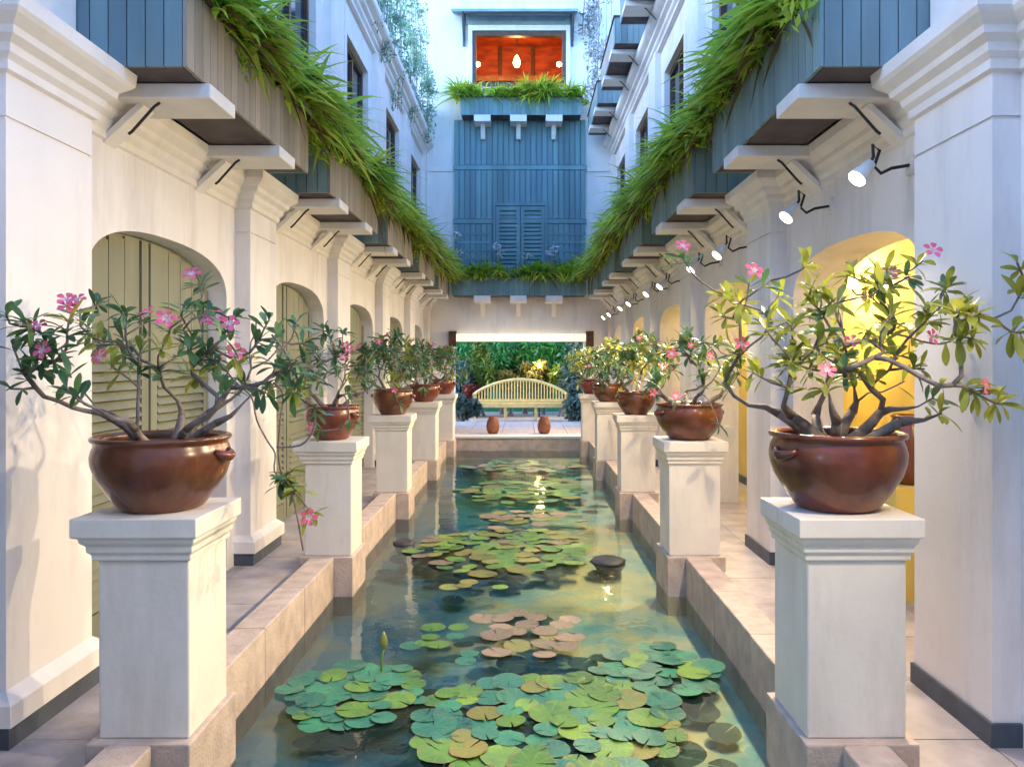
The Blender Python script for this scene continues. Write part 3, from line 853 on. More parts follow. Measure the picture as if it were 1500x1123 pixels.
def end_planter(x0, x1, zb, dep, brs, label):
    root = empty('planter_box', ((x0 + x1) / 2, YB - dep / 2, zb))
    props(root, label, 'planter', 'planter boxes on the end facade')
    q = MB(); q.box(x0 + 0.02, x1 - 0.02, YB - dep + 0.02, YB - 0.08, zb, zb + 0.38); build('liner', q, 'soffit_wood', root)
    nbd = 26; wbd = (x1 - x0) / nbd
    m = MB(); m.box(-wbd / 2 + 0.003, wbd / 2 - 0.003, -0.01, 0.01, 0, 0.40); me = m.mesh('end_board')
    for k in range(nbd):
        put('board', me, 'blue_boards', root, (x0 + (k + 0.5) * wbd, YB - dep + 0.009, zb))
    q = MB(); q.box(x0 - 0.02, x1 + 0.02, YB - dep - 0.02, YB - dep + 0.03, zb + 0.40, zb + 0.43); build('rim', q, 'rim_wood', root)
    for bx in brs:
        q = MB(); q.box(bx - 0.19, bx + 0.19, YB - dep - 0.03, YB, zb - 0.15, zb - 0.006); br = build('bracket', q, 'trim', root)
        q = MB(); q.loft([[(bx - 0.05, YB - dep * 0.6, zb - 0.15), (bx + 0.05, YB - dep * 0.6, zb - 0.15), (bx + 0.05, YB - dep * 0.4, zb - 0.15), (bx - 0.05, YB - dep * 0.4, zb - 0.15)],
                           [(bx - 0.05, YB - 0.16, zb - 0.46), (bx + 0.05, YB - 0.16, zb - 0.46), (bx + 0.05, YB - 0.07, zb - 0.46), (bx - 0.05, YB - 0.07, zb - 0.46)]])
        build('brace', q, 'trim', br)
    return root
BR = [fx(708), fx(759.5), fx(810.5)]
end_planter(-1.53, 1.55, 3.14, 0.55, BR, 'blue planter box across the end wall above the passage')
end_planter(fx(677), fx(850), 7.28, 0.5, BR, 'blue planter box under the red-lit upper window')
me = fern_mesh('fern_end', 3.0, 0.4, 90, 2600, 0.25, 0.5)
props(put('fern', me, ['fern_dark', 'fern', 'fern_dead'], None, (0.0, YB - 0.32, 3.55), (0, 0, R(-90))), 'dark green fern in the blue planter above the passage', 'fern')
me = fern_mesh('fern_window', 2.9, 0.35, 91, 2200, 0.3, 0.62)
props(put('fern', me, ['fern', 'fern_dark', 'fern'], None, (0.06, YB - 0.28, 7.68), (0, 0, R(-90))), 'green fern hanging below the red-lit upper window', 'fern')

# white flowers in the end planter
for k, (px, py) in enumerate(((668, 345), (672, 370), (728, 362), (734, 372), (773, 375), (812, 365), (806, 372))):
    c = W(px, py, YB - 0.35)
    rs = np.random.RandomState(200 + k)
    ch = [leaf_cloud(rs, c, (0.13, 0.1, 0.09), 26, 0.05)]
    o = empty('white_flower', (c.x, c.y, 3.55))
    props(o, 'white blossom standing above the passage planter, %s from the left' % ['first', 'second', 'third', 'fourth', 'fifth', 'seventh', 'sixth'][k], 'flower', 'white blossoms in the end planter')
    me = mesh_np('blossom', ch); me.transform(Matrix.Translation((-c.x, -c.y, -3.55)))
    put('blossom', me, 'petal_white', o)
    q = MB(); q.tube([(c.x + 0.02, c.y, 3.5), (c.x - 0.01, c.y, (3.5 + c.z) / 2), (c.x, c.y, c.z)], 0.008, 5); build('stem', q, 'bark', o)

# ivy on the upper left cornice, vines on the upper right
def hanging(name, label, cat, boxes, mats, seed, size):
    rs = np.random.RandomState(seed); ch = []; stems = MB()
    b0 = boxes[0]
    for (x, y, ztop, zlen, rad, n) in boxes:
        for k in range(5):
            c = (x + rs.normal(0, rad * 0.4), y + rs.normal(0, rad * 0.5), ztop - zlen * (k + 0.5) / 5)
            ch.append(leaf_cloud(rs, c, (rad, rad, zlen / 7), n // 5, size, 0, 1.0, 0.0))
        for k in range(4):
            xx, yy = x + rs.normal(0, rad * 0.5), y + rs.normal(0, rad * 0.5)
            stems.tube([(xx, yy, ztop), (xx + 0.04, yy + 0.03, ztop - zlen * 0.5), (xx - 0.02, yy, ztop - zlen)], 0.006, 4)
    o = empty(name, (b0[0], b0[1], b0[2]))
    props(o, label, cat)
    me = mesh_np(name + '_leaves', ch); me.transform(Matrix.Translation((-b0[0], -b0[1], -b0[2])))
    lv = put('foliage', me, mats, o); lv['kind'] = 'stuff'
    build('stems', stems, 'bark', o)
hanging('ivy', 'pale green ivy hanging down from the top of the left wing', 'ivy',
        [(-2.12, y, 8.7 + 0.3 * math.sin(y * 3), 1.6 + 0.9 * math.sin(y * 2.1) ** 2, 0.2, 750) for y in (11.6, 12.4, 13.2, 14.0, 14.8, 15.6, 16.4, 17.2, 18.0)], 'ivy', 11, 0.045)
hanging('silver_vine', 'silvery grey vine hanging beside the red-lit upper window', 'vine',
        [(1.75, 18.2, 10.6, 2.6, 0.2, 420), (1.95, 17.9, 10.9, 2.9, 0.25, 480), (1.55, 18.2, 10.8, 1.6, 0.2, 240), (1.85, 17.2, 8.7, 1.3, 0.25, 320)], 'silver_vine', 12, 0.06)

# ------------------------------------------------------------------ piers
def pier(s, i):
    y0 = PIERY + P * i; y1 = y0 + PIERW
    x0, x1 = PIERX, PIERX + PIERW - (0.036 if s < 0 else 0.0)
    ko = 1.75 if s < 0 else 1.0
    root = empty('pedestal', (s * (x0 + x1) / 2, (y0 + y1) / 2, COPZ))
    props(root, '%s white square pedestal of the %s row beside the pond' % (ORD[i] if i < 4 else 'farthest', SIDE[s]), 'pedestal', 'white pedestals along the pond')
    q = MB(); q.box(s * (x0 - 0.022), s * (x1 + 0.03), y0 - 0.05, y1 + 0.05, -0.7, COPZ)
    build('base', q, 'sandstone', root, bevel=0.006)
    q = MB(); q.box(s * x0, s * x1, y0, y1, COPZ, 0.825)
    build('shaft', q, 'pier_white', root, bevel=0.008)
    q = MB()
    prof = [(0.004, 0.825), (0.012, 0.828), (0.012, 0.85), (0.022, 0.862), (0.022, 0.885), (0.034, 0.90), (0.036, 0.918), (0.05, 0.925), (0.05, 1.0)]
    q.loft([[(s * (x0 - d), y0 - d, z), (s * (x0 - d), y1 + d, z), (s * (x1 + d * ko), y1 + d, z), (s * (x1 + d * ko), y0 - d, z)] for d, z in prof])
    build('capital', q, 'pier_white', root, bevel=0.004)
    root.rotation_euler = (random.uniform(-.003, .003), random.uniform(-.003, .003), random.uniform(-.012, .012))
for s in (-1, 1):
    for i in range(5): pier(s, i)

# ------------------------------------------------------------------ pots
POTS = {(-1, 0): (0.275, 0.31), (-1, 1): (0.215, 0.27), (-1, 2): (0.235, 0.30), (-1, 3): (0.24, 0.27), (-1, 4): (0.23, 0.29),
        (1, 0): (0.275, 0.325), (1, 1): (0.265, 0.29), (1, 2): (0.225, 0.27), (1, 3): (0.25, 0.28), (1, 4): (0.24, 0.28)}
def pot(s, i):
    r, h = POTS[(s, i)]
    c = (s * (PIERX + PIERW / 2), PIERY + P * i + PIERW / 2, 1.001)
    root = empty('flower_pot', c)
    extra = {(-1, 0): ', wide bowl with lug handles', (1, 0): ', round bowl with lug handles'}.get((s, i), '')
    props(root, 'glazed brown pot on the %s pedestal of the %s row%s' % (ORD[i] if i < 4 else 'farthest', SIDE[s], extra), 'pot', 'brown pots on the pedestals')
    k = r; q = MB()
    prof = [(0.56, 0), (0.60, 0.02), (0.66, 0.08), (0.80, 0.25), (0.94, 0.45), (1.0, 0.62), (1.01, 0.72), (0.985, 0.82), (0.955, 0.88), (0.95, 0.91), (1.0, 0.935), (1.015, 0.96), (1.0, 0.99), (0.96, 1.0), (0.90, 0.985), (0.88, 0.94), (0.89, 0.86)]
    q.lathe([(a * k, b * h) for a, b in prof], c, 48, cap=False)
    q.lathe([(0.001, 0.0), (0.56 * k, 0.0)], c, 48, cap=False)
    build('bowl', q, 'pot_glaze', root, True)
    q = MB(); q.lathe([(0.001, 0.90 * h), (0.5 * k, 0.905 * h), (0.885 * k, 0.88 * h)], c, 32, cap=False)
    build('soil', q, 'soil', root, True)
    for a in ((R(168), R(-12)) if s < 0 else (R(195), R(12))):
        q = MB()
        ca, sa = math.cos(a), math.sin(a)
        pts = []
        for t in np.linspace(-1, 1, 7):
            rr = k * (0.985 + 0.10 * (1 - t * t)); an = a + t * 0.22
            pts.append((c[0] + rr * math.cos(an), c[1] + rr * math.sin(an), c[2] + h * (0.79 - 0.07 * (1 - t * t))))
        q.tube(pts, [0.012, 0.017, 0.021, 0.023, 0.021, 0.017, 0.012], 8)
        build('handle', q, 'pot_glaze', root, True)
    root.rotation_euler = (0, 0, random.uniform(-0.15, 0.15))
    return Vector((c[0], c[1], c[2] + 0.90 * h)), r

# ------------------------------------------------------------------ desert roses
def leaf_mesh(name, curl):
    m = MB(); n = 6; rows = []
    for k in range(n + 1):
        t = k / n
        w = 0.155 * (math.sin(math.pi * min(1, t ** 1.5 * 0.93 + 0.02)) ** 0.8) + 0.006
        z = -curl * t * t
        rows += [(t, -w, z + 0.25 * w), (t, 0, z), (t, w, z + 0.25 * w)]
    fs = []
    for k in range(n):
        a = 3 * k
        fs += [(a, a + 1, a + 4, a + 3), (a + 1, a + 2, a + 5, a + 4)]
    m.add(rows, fs)
    return m.mesh(name, True)
LEAVES = {m: [leaf_mesh('rose_leaf_%s_%d' % (m, k), c) for k, c in enumerate((0.05, 0.2, 0.35))] for m in ('rose_leaf', 'rose_leaf_lit')}

def flower_mesh(name):
    m = MB(); rs = random.Random(3)
    for p in range(5):
        a = 2 * math.pi * p / 5
        ca, sa = math.cos(a), math.sin(a)
        prof = [(0.05, 0.05, 0.0), (0.35, 0.17, 0.10), (0.65, 0.32, 0.16), (0.88, 0.26, 0.13), (1.02, 0.03, 0.06)]
        rows = []
        for (r, w, z) in prof:
            for sgn in (-1, 0, 1):
                x, y = r, sgn * w
                rows.append((x * ca - y * sa, x * sa + y * ca, z + (0.06 if sgn else 0)))
        fs = []
        for k in range(len(prof) - 1):
            b = 3 * k
            fs += [(b, b + 1, b + 4, b + 3), (b + 1, b + 2, b + 5, b + 4)]
        m.add(rows, fs[:2], 1); n0 = len(m.v) - len(rows)
        for f in fs[2:]:
            m.f.append(tuple(i + n0 for i in f)); m.mi.append(0)
    m.lathe([(0.10, 0.02), (0.06, -0.3), (0.03, -0.6)], (0, 0, 0), 6, 1)
    return m.mesh(name, True)
FLOWER = flower_mesh('rose_flower')

def desert_rose(label, base, rad, targets, seed, leaf_n, leaf_len, individual, light=0.2, trunks=6, spread=0.5, trunk_r=0.028, group=None, droops=()):
    rs = random.Random(seed)
    root = empty('desert_rose', tuple(base))
    props(root, label, 'potted plant', group or 'flowering desert roses on the pedestals')
    nodes = []   # pos, parent, children count
    def addn(p, par):
        nodes.append([Vector(p), par, 0.0]); return len(nodes) - 1
    chains = []
    for k in range(trunks):
        az = 2 * math.pi * (k + rs.uniform(-0.25, 0.25)) / trunks
        r0 = rad * rs.uniform(0.15, 0.5)
        p = base + Vector((r0 * math.cos(az), r0 * math.sin(az), -0.03))
        out = Vector((math.cos(az), math.sin(az), 0)) * rs.uniform(0.5, 1.0) * spread
        d = (out + Vector((0, 0, 0.62))).normalized()
        i = addn(p, -1); ch = [i]
        for q in range(3):
            d = (d + out * 0.16 + Vector((rs.uniform(-.22, .22), rs.uniform(-.22, .22), rs.uniform(-.12, .12)))).normalized()
            p = p + d * rs.uniform(0.055, 0.075)
            i = addn(p, i); ch.append(i)
        chains.append(ch)
    tips = []
    targets = sorted(targets, key=lambda t: (Vector(t[0]) - base).length)
    # every trunk first takes one target lying in its own direction, so none ends as a stump
    ends = [c[-1] for c in chains]; first = []; rest = list(targets)
    for e in ends:
        if not rest: break
        pd = (nodes[e][0] - nodes[nodes[e][1]][0]).normalized()
        t = min(rest, key=lambda t: (Vector(t[0]) - nodes[e][0]).length * (1.6 - pd.dot((Vector(t[0]) - nodes[e][0]).normalized())))
        rest.remove(t); first.append((t[0], t[1], e))
    for tt in first + rest:
        tp, fl = tt[0], tt[1]
        tp = Vector(tp)
        best, bi = 1e9, 0
        for j, nd in enumerate(nodes):
            if nd[1] == -1: continue
            v = tp - nd[0]
            par = nodes[nd[1]][0]
            al = (nd[0] - par).normalized().dot(v.normalized()) if v.length > 1e-6 else 0
            cost = v.length * (1.35 - 0.35 * al) + 0.25 * (nd[0] - base).length * 0.3
            if v.length < 0.04: cost += 1
            if cost < best: best, bi = cost, j
        if len(tt) > 2: bi = tt[2]
        a = nodes[bi][0]; pd = (a - nodes[nodes[bi][1]][0]).normalized()
        v = tp - a; L = v.length
        n = max(2, int(L / 0.055))
        c1 = a + pd * L * 0.35 + Vector((rs.uniform(-1, 1), rs.uniform(-1, 1), rs.uniform(-1, 0.6))) * L * 0.10
        c2 = tp - (v.normalized() * 0.25 + Vector((0, 0, 0.22))) * L + Vector((rs.uniform(-1, 1), rs.uniform(-1, 1), rs.uniform(-1, 1))) * L * 0.08
        ch = [bi]; i = bi
        for k in range(1, n + 1):
            t = k / n
            p = a * (1 - t) ** 3 + c1 * 3 * t * (1 - t) ** 2 + c2 * 3 * t * t * (1 - t) + tp * t ** 3
            if k < n: p = p + Vector((rs.uniform(-1, 1), rs.uniform(-1, 1), rs.uniform(-1, 1))) * 0.008
            i = addn(p, i); ch.append(i)
        chains.append(ch)
        dv = (nodes[i][0] - nodes[nodes[i][1]][0]).normalized()
        tips.append((nodes[i][0], dv, fl))
    for (poly, roses) in droops:
        c0 = len(nodes); par = -1; ch = []
        pts = [Vector(p) for p in poly]
        fine = []
        for k in range(len(pts) - 1):
            p0, p1, p2, p3 = pts[max(k - 1, 0)], pts[k], pts[k + 1], pts[min(k + 2, len(pts) - 1)]
            for t in (0, 0.33, 0.67):
                fine.append(0.5 * ((2 * p1) + (p2 - p0) * t + (2 * p0 - 5 * p1 + 4 * p2 - p3) * t * t + (3 * p1 - p0 - 3 * p2 + p3) * t ** 3))
        fine.append(pts[-1])
        for p in fine:
            par = addn(p, par); ch.append(par)
        chains.append(ch)
        for (p, fl) in roses: tips.append((Vector(p), Vector((0.2, -0.4, -0.6)).normalized(), fl))
    # pipe-model radii
    R0 = 0.0042; ex = 2.5
    rr = [0.0] * len(nodes)
    leafn = set(range(len(nodes))) - set(nd[1] for nd in nodes)
    acc = [0.0] * len(nodes)
    for j in range(len(nodes) - 1, -1, -1):
        if j in leafn: acc[j] += R0 ** ex
        rr[j] = acc[j] ** (1 / ex)
        if nodes[j][1] >= 0: acc[nodes[j][1]] += acc[j]
    for ci, ch in enumerate(chains):
        rads = [min(trunk_r, rr[j]) for j in ch]
        if ci < trunks:
            rads = [max(x, trunk_r * (0.95 - 0.10 * k)) for k, x in enumerate(rads)]
            rads[0] *= 1.35
            q = MB(); q.tube([nodes[j][0] for j in ch], rads, 9)
            build('trunk', q, 'bark', root, True)
        else:
            if ci < trunks + len(first):
                n_ = len(rads) - 1
                rads = [max(x, trunk_r * 0.72 * (1 - k / n_) ** 1.3) for k, x in enumerate(rads)]
            else:
                rads[0] = min(rads[0], rads[1] * 1.5 if len(rads) > 1 else rads[0])
            q = MB(); q.tube([nodes[j][0] for j in ch], rads, 6)
            build('branch', q, 'bark', root, True)
    # leaves and flowers at the tips
    V, Fq, off = [], [], 0
    cloud = MB(); nleaf = 0
    tips.sort(key=lambda t: t[0].y)
    for (p, d, fl) in tips:
        n = leaf_n + rs.randint(-1, 2)
        if fl == -1: n = 3; fl = 0
        if individual and fl: n = max(3, n - 1)
        m = 'rose_leaf_lit' if rs.random() < light else 'rose_leaf'
        q = d.to_track_quat('Z', 'Y')
        for k in range(n):
            az = k * 2.4 + rs.uniform(-.3, .3); el = rs.uniform(-0.15, 0.95)
            ldir = q @ Vector((math.cos(az) * math.cos(el), math.sin(az) * math.cos(el), math.sin(el)))
            ldir = (ldir + Vector((0, 0, 0.1))).normalized()
            pos = p - d * rs.uniform(0, 0.05)
            sc = leaf_len * rs.uniform(0.65, 1.2)
            quat = ldir.to_track_quat('X', 'Z')
            quat = quat @ Euler((rs.uniform(-.5, .5), 0, 0)).to_quaternion()
            me = rs.choice(LEAVES[m])
            if individual and nleaf < 295:
                nleaf += 1
                o = put('leaf', me, m, root, tuple(pos), quat.to_euler(), sc)
            else:
                n0 = len(cloud.v)
                M = Matrix.LocRotScale(pos, quat, Vector((sc, sc, sc)))
                cloud.v.extend([tuple(M @ v.co) for v in me.vertices])
                for pl in me.polygons:
                    cloud.f.append(tuple(i + n0 for i in pl.vertices)); cloud.mi.append(0 if m == 'rose_leaf' else 1)
        if fl:
            for kk in range(3 if fl == 2 else 1):
                fp = p + d * 0.02 + Vector((0, -0.05, 0.015)) + (Vector((rs.uniform(-1, 1), rs.uniform(-1, 1), rs.uniform(-.5, .8))) * 0.045 if fl == 2 else Vector((0, 0, 0.01)))
                fd = (d * 0.4 + Vector((rs.uniform(-.35, .35), -0.8, 0.35))).normalized()
                put('flower', FLOWER, ['petal', 'petal_pale'], root, tuple(fp), fd.to_track_quat('Z', 'Y').to_euler(), 0.040 * rs.uniform(0.8, 1.2))
    if cloud.f:
        o = build('foliage', cloud, ['rose_foliage', 'rose_leaf_lit'], root, True)
        o['kind'] = 'stuff'
    return root

def px_targets(lst, Y, seed, dspread=0.28):
    rs = random.Random(seed); out = []
    for t in lst:
        dy = t[3] if len(t) > 3 else (rs.uniform(-0.5, -0.35) if (t[0] < 110 or t[0] > 1395) and Y < 4 else rs.uniform(-dspread, dspread))
        out.append((W(t[0], t[1], Y + dy), t[2] if len(t) > 2 else 0))
    return out

soilp = {}
for s in (-1, 1):
    for i in range(5): soilp[(s, i)] = pot(s, i)

left_t = [(8, 458), (30, 478), (68, 495, 1), (35, 545), (108, 460, 2), (128, 482), (163, 536, 1), (148, 445), (218, 470, 1), (250, 480, 1), (290, 416, 1),
          (272, 448), (325, 478, 2), (338, 488, 1), (347, 523, 1), (380, 498), (398, 490), (418, 545), (300, 520), (200, 515), (240, 505),
          (442, 575), (362, 556), (98, 570), (62, 525), (180, 458), (310, 455), (232, 540), (282, 548), (390, 575), (265, 520), (150, 505), (322, 530)]
def extra(lst, n, x0, x1, y0, y1, seed, bare=0.25):
    r2 = random.Random(seed); out = list(lst)
    for k in range(n):
        a = r2.uniform(-1, 1); 
        out.append((x0 + (x1 - x0) * (a + 1) / 2, y0 + (y1 - y0) * min(1, r2.random() * 0.8 + 0.2 * a * a), -1 if r2.random() < bare else (1 if r2.random() < 0.12 else 0)))
    return out
w_ = lambda a, b, y=3.5: W(a, b, y)
hang = [([w_(340, 560), w_(368, 580), w_(376, 615), w_(392, 646), w_(403, 664), w_(402, 690), w_(416, 706)], [(w_(416, 704), 0), (w_(412, 712), 0)]),
        ([w_(400, 560, 3.55), w_(415, 578, 3.55), w_(410, 620), w_(408, 664), w_(413, 695), w_(426, 716), w_(436, 760), w_(444, 806)], [(w_(428, 712), 0), (w_(438, 722), 0), (w_(425, 700), 0)]),
        ([w_(424, 712), w_(444, 735), w_(456, 752)], [(w_(456, 756), 1)]),
        ([w_(405, 655), w_(440, 652), w_(458, 632), w_(462, 612)], [(w_(462, 610), 0)])]
left_t = extra(left_t, 46, 10, 450, 445, 600, 8, 0.45)
desert_rose('wide desert rose with pink flowers in the nearest left pot', soilp[(-1, 0)][0], 0.25,
            px_targets(left_t, 3.35, 5), 21, 9, 0.086, True, 0.18, 7, 0.8, 0.023, None, hang)
right_t = [(1000, 377, 1), (1060, 432), (1098, 414, 1), (1085, 442), (1190, 382), (1240, 402), (1300, 397), (1352, 382, 1), (1332, 405), (1382, 425),
           (1402, 452), (1432, 462), (1350, 500, 1), (1240, 516, 1), (1425, 572, 1), (1468, 592), (1380, 605), (1368, 582), (1498, 425), (1490, 385), (1496, 488),
           (1300, 452), (1272, 432), (1152, 472), (1122, 482), (1082, 522), (1062, 560), (1202, 455), (1212, 500), (1292, 500), (1312, 472), (1352, 452),
           (1272, 482), (1172, 522), (1102, 545), (1402, 492), (1232, 442), (1142, 432)]
right_t = extra(right_t, 50, 1050, 1440, 395, 600, 9, 0.35)
right_t = extra(right_t, 8, 1130, 1400, 420, 570, 19, 0.1)
desert_rose('tall desert rose with yellow-lit leaf colour in the nearest right pot', soilp[(1, 0)][0], 0.25,
            px_targets(right_t, 3.35, 6), 22, 9, 0.096, True, 0.85, 7, 0.8, 0.03)  # high share of lit-coloured leaves stands for yellow lamplight

def random_targets(base, rx, rz, n, seed, flowers, droop=2):
    rs = random.Random(seed); out = []
    for k in range(n):
        az = rs.uniform(0, 2 * math.pi); u = rs.uniform(0.35, 1.0) ** 0.6
        el = rs.uniform(0.05, 1.5)
        out.append((base + Vector((rx * u * math.cos(az) * math.cos(el), rx * u * math.sin(az) * math.cos(el), 0.12 + rz * u * math.sin(el) * 0.9)), 1 if k < flowers else 0))
    for k in range(droop):
        az = rs.uniform(3.6, 5.8)
        out.append((base + Vector((rx * 0.85 * math.cos(az), rx * 0.85 * math.sin(az), rs.uniform(-0.15, 0.08))), 1 if k == 0 else 0))
    return out
for s in (-1, 1):
    for i in range(1, 5):
        b, r = soilp[(s, i)]
        rx = {1: 0.50, 2: 0.58, 3: 0.62, 4: 0.62}[i]; rz = {1: 0.58, 2: 0.66, 3: 0.62, 4: 0.6}[i]
        lab = 'desert rose in the %s pot of the %s row' % (ORD[i] if i < 4 else 'farthest', SIDE[s])
        tg = random_targets(b, rx, rz, 36 if i == 1 else 64, 40 + i * 7 + s, 3 + i % 2)
        desert_rose(lab, b, r * 0.8, tg, 60 + i * 3 + s, 7 if i == 1 else 8, 0.105 if i == 1 else 0.12, i == 1, 0.3 if s > 0 else 0.15, 5, 0.8, 0.024)

# ------------------------------------------------------------------ spotlights on the right wing
def spotlight(k, y):
    s = 1
    head = Vector((1.85, y, 2.58)); d = Vector((-0.68, -0.14, -0.72)).normalized()
    root = empty('spotlight', (WALLX, y + 0.12, 2.68))
    names = ['nearest', 'second', 'third', 'fourth', 'fifth', 'sixth', 'seventh', 'eighth', 'ninth', 'farthest', 'added, out of frame,']
    props(root, '%s lit spotlight in the row under the right planters' % names[k], 'spotlight', 'lit spotlights on the right wing')
    q = d.to_track_quat('Z', 'Y')
    M = Matrix.LocRotScale(head, q, Vector((1, 1, 1)))
    def lathe(prof, seg=20):
        m = MB(); m.lathe(prof, (0, 0, 0), seg, cap=True); m.v = [tuple(M @ Vector(v)) for v in m.v]; return m
    build('housing', lathe([(0.016, -0.12), (0.028, -0.115), (0.033, -0.07), (0.047, -0.02), (0.052, 0.0)]), 'lamp_body', root, True)
    build('lens', lathe([(0.048, 0.001), (0.045, 0.010), (0.001, 0.014)]), 'lamp_white', root, True)
    b = head - d * 0.09
    m = MB()
    m.tube([b, b + Vector((0.03, 0.0, 0.05)), (1.94, y + 0.02, 2.76), (1.99, y + 0.05, 2.74), (1.97, y + 0.07, 2.66), (2.02, y + 0.1, 2.63), (2.08, y + 0.11, 2.66), (WALLX - 0.01, y + 0.12, 2.68)], 0.009, 6)
    build('arm', m, 'dark_iron', root, True)
    m = MB(); m.box(WALLX - 0.02, WALLX, y + 0.08, y + 0.16, 2.63, 2.73); build('wall_plate', m, 'lamp_body', root)
    ld = bpy.data.lights.new('spot_beam', 'SPOT'); ld.energy = SPOT_W * 4; ld.spot_size = R(150); ld.spot_blend = 1.0; ld.shadow_soft_size = 0.05
    ld.color = (1.0, 0.77, 0.47)
    lo = bpy.data.objects.new('spot_beam', ld); COL.objects.link(lo); lo.parent = root
    lp = head + d * 0.03
    lo.location = lp - Vector((WALLX, y + 0.12, 2.68))
    lo.rotation_euler = (-d).to_track_quat('Z', 'Y').to_euler()
k = 0
for i in range(5):
    for off in (4.11, 5.22):
        spotlight(k, off + P * i); k += 1
spotlight(10, 5.22 - P)  # unseen lamp added before the row to warm the pedestal fronts

# ------------------------------------------------------------------ jar in the gallery
pl = props(build('plinth', MB().box(2.62, 3.0, 5.3, 5.7, 0.0, 0.77), 'gallery_yellow', None, base=(2.8, 5.5, 0)), 'yellow block plinth inside the nearest right arch', 'plinth')
j = empty('jar', (2.81, 5.5, 0.771))
props(j, 'dark brown jar on the yellow plinth inside the nearest right arch', 'jar')
q = MB(); q.lathe([(0.10, 0), (0.15, 0.06), (0.185, 0.2), (0.18, 0.32), (0.13, 0.42), (0.115, 0.45), (0.13, 0.475), (0.115, 0.48), (0.1, 0.44)], (2.81, 5.5, 0.771), 28)
build('body', q, 'pot_glaze', j, True)

# ------------------------------------------------------------------ bench, jars, garden
def bench():
    yb = 21.0
    X0, X1 = (693 - 766) * yb / F + 0.1, (832 - 766) * yb / F + 0.1
    zg = COPZ - 0.003
    root = empty('garden_bench', ((X0 + X1) / 2, yb, zg))
    props(root, 'cream slatted garden bench with arched back on the terrace', 'bench')
    seat = zg + 0.42
    def ztop(u): return zg + 0.62 + 0.42 * max(0, math.cos(u * math.pi / 2)) ** 0.75
    c = (X0 + X1) / 2; h = (X1 - X0) / 2
    m = MB(); m.tube([(c + h * u, yb + 0.22, ztop(u)) for u in np.linspace(-1, 1, 25)], 0.04, 8); build('back_rail', m, 'bench_wood', root, True)
    m = MB(); m.box(X0, X1, yb + 0.19, yb + 0.25, seat + 0.02, seat + 0.09); build('lower_rail', m, 'bench_wood', root)
    for k in range(31):
        u = -0.95 + 1.9 * k / 30; x = c + h * u
        m = MB(); m.box(x - 0.017, x + 0.017, yb + 0.205, yb + 0.235, seat + 0.085, ztop(u) - 0.02); build('slat', m, 'bench_wood', root)
    for k in range(6):
        y = yb - 0.28 + k * 0.085
        m = MB(); m.box(X0 + 0.03, X1 - 0.03, y, y + 0.07, seat - 0.02, seat + 0.01); build('seat_slat', m, 'bench_wood', root)
    m = MB(); m.box(X0 + 0.02, X1 - 0.02, yb - 0.30, yb - 0.275, seat - 0.11, seat - 0.005); build('apron', m, 'bench_wood', root)
    for u in (-0.97, -0.32, 0.32, 0.97):
        x = c + h * u
        for y in (yb - 0.27, yb + 0.19):
            m = MB(); m.box(x - 0.035, x + 0.035, y, y + 0.07, zg, seat - 0.021); build('leg', m, 'bench_wood', root)
    for u in (-0.97, 0.97):
        x = c + h * u
        m = MB(); m.box(x - 0.035, x + 0.035, yb - 0.31, yb + 0.20, seat + 0.22, seat + 0.26); m.box(x - 0.03, x + 0.03, yb - 0.27, yb - 0.21, seat + 0.011, seat + 0.22); build('armrest', m, 'bench_wood', root)
bench()
for k, px in enumerate((722, 797)):
    y = 16.55; x = (px - 766) * y / F + 0.1; zc = COPZ
    o = empty('clay_jar', (x, y, zc))
    props(o, 'small orange clay jar on the terrace edge, %s of the bench centre' % ('left', 'right')[k], 'jar', 'clay jars on the terrace edge')
    q = MB(); q.lathe([(0.09, 0), (0.125, 0.06), (0.14, 0.15), (0.125, 0.26), (0.085, 0.33), (0.09, 0.36), (0.07, 0.365), (0.06, 0.33)], (x, y, zc), 20); build('body', q, 'jar_clay', o, True)

def bush(x, y, zc, rx, rz, n, m, label, seed, size=0.09, trunk=True):
    rs = np.random.RandomState(seed)
    zg = COPZ - 0.05
    o = empty('shrub', (x, y, zg)); props(o, label, 'shrub', 'garden shrubs behind the passage')
    ch = []
    for k in range(7):
        c = (x + rs.normal(0, rx * 0.4), y + rs.normal(0, rx * 0.3), zc + rs.normal(0, rz * 0.4))
        ch.append(leaf_cloud(rs, c, (rx * 0.55, rx * 0.5, rz * 0.5), n // 7, size, 0, 1.0, 0.1))
    me = mesh_np('shrub_leaves', ch); me.transform(Matrix.Translation((-x, -y, -zg)))
    f = put('foliage', me, m, o); f['kind'] = 'stuff'
    q = MB()
    for k in range(4):
        q.tube([(x + rs.normal(0, 0.05), y, zg - 0.02), (x + rs.normal(0, rx * 0.2), y, zg + (zc - zg) * 0.5), (x + rs.normal(0, rx * 0.4), y, zc)], [0.03, 0.02, 0.01], 6)
    build('stems', q, 'bark', o)
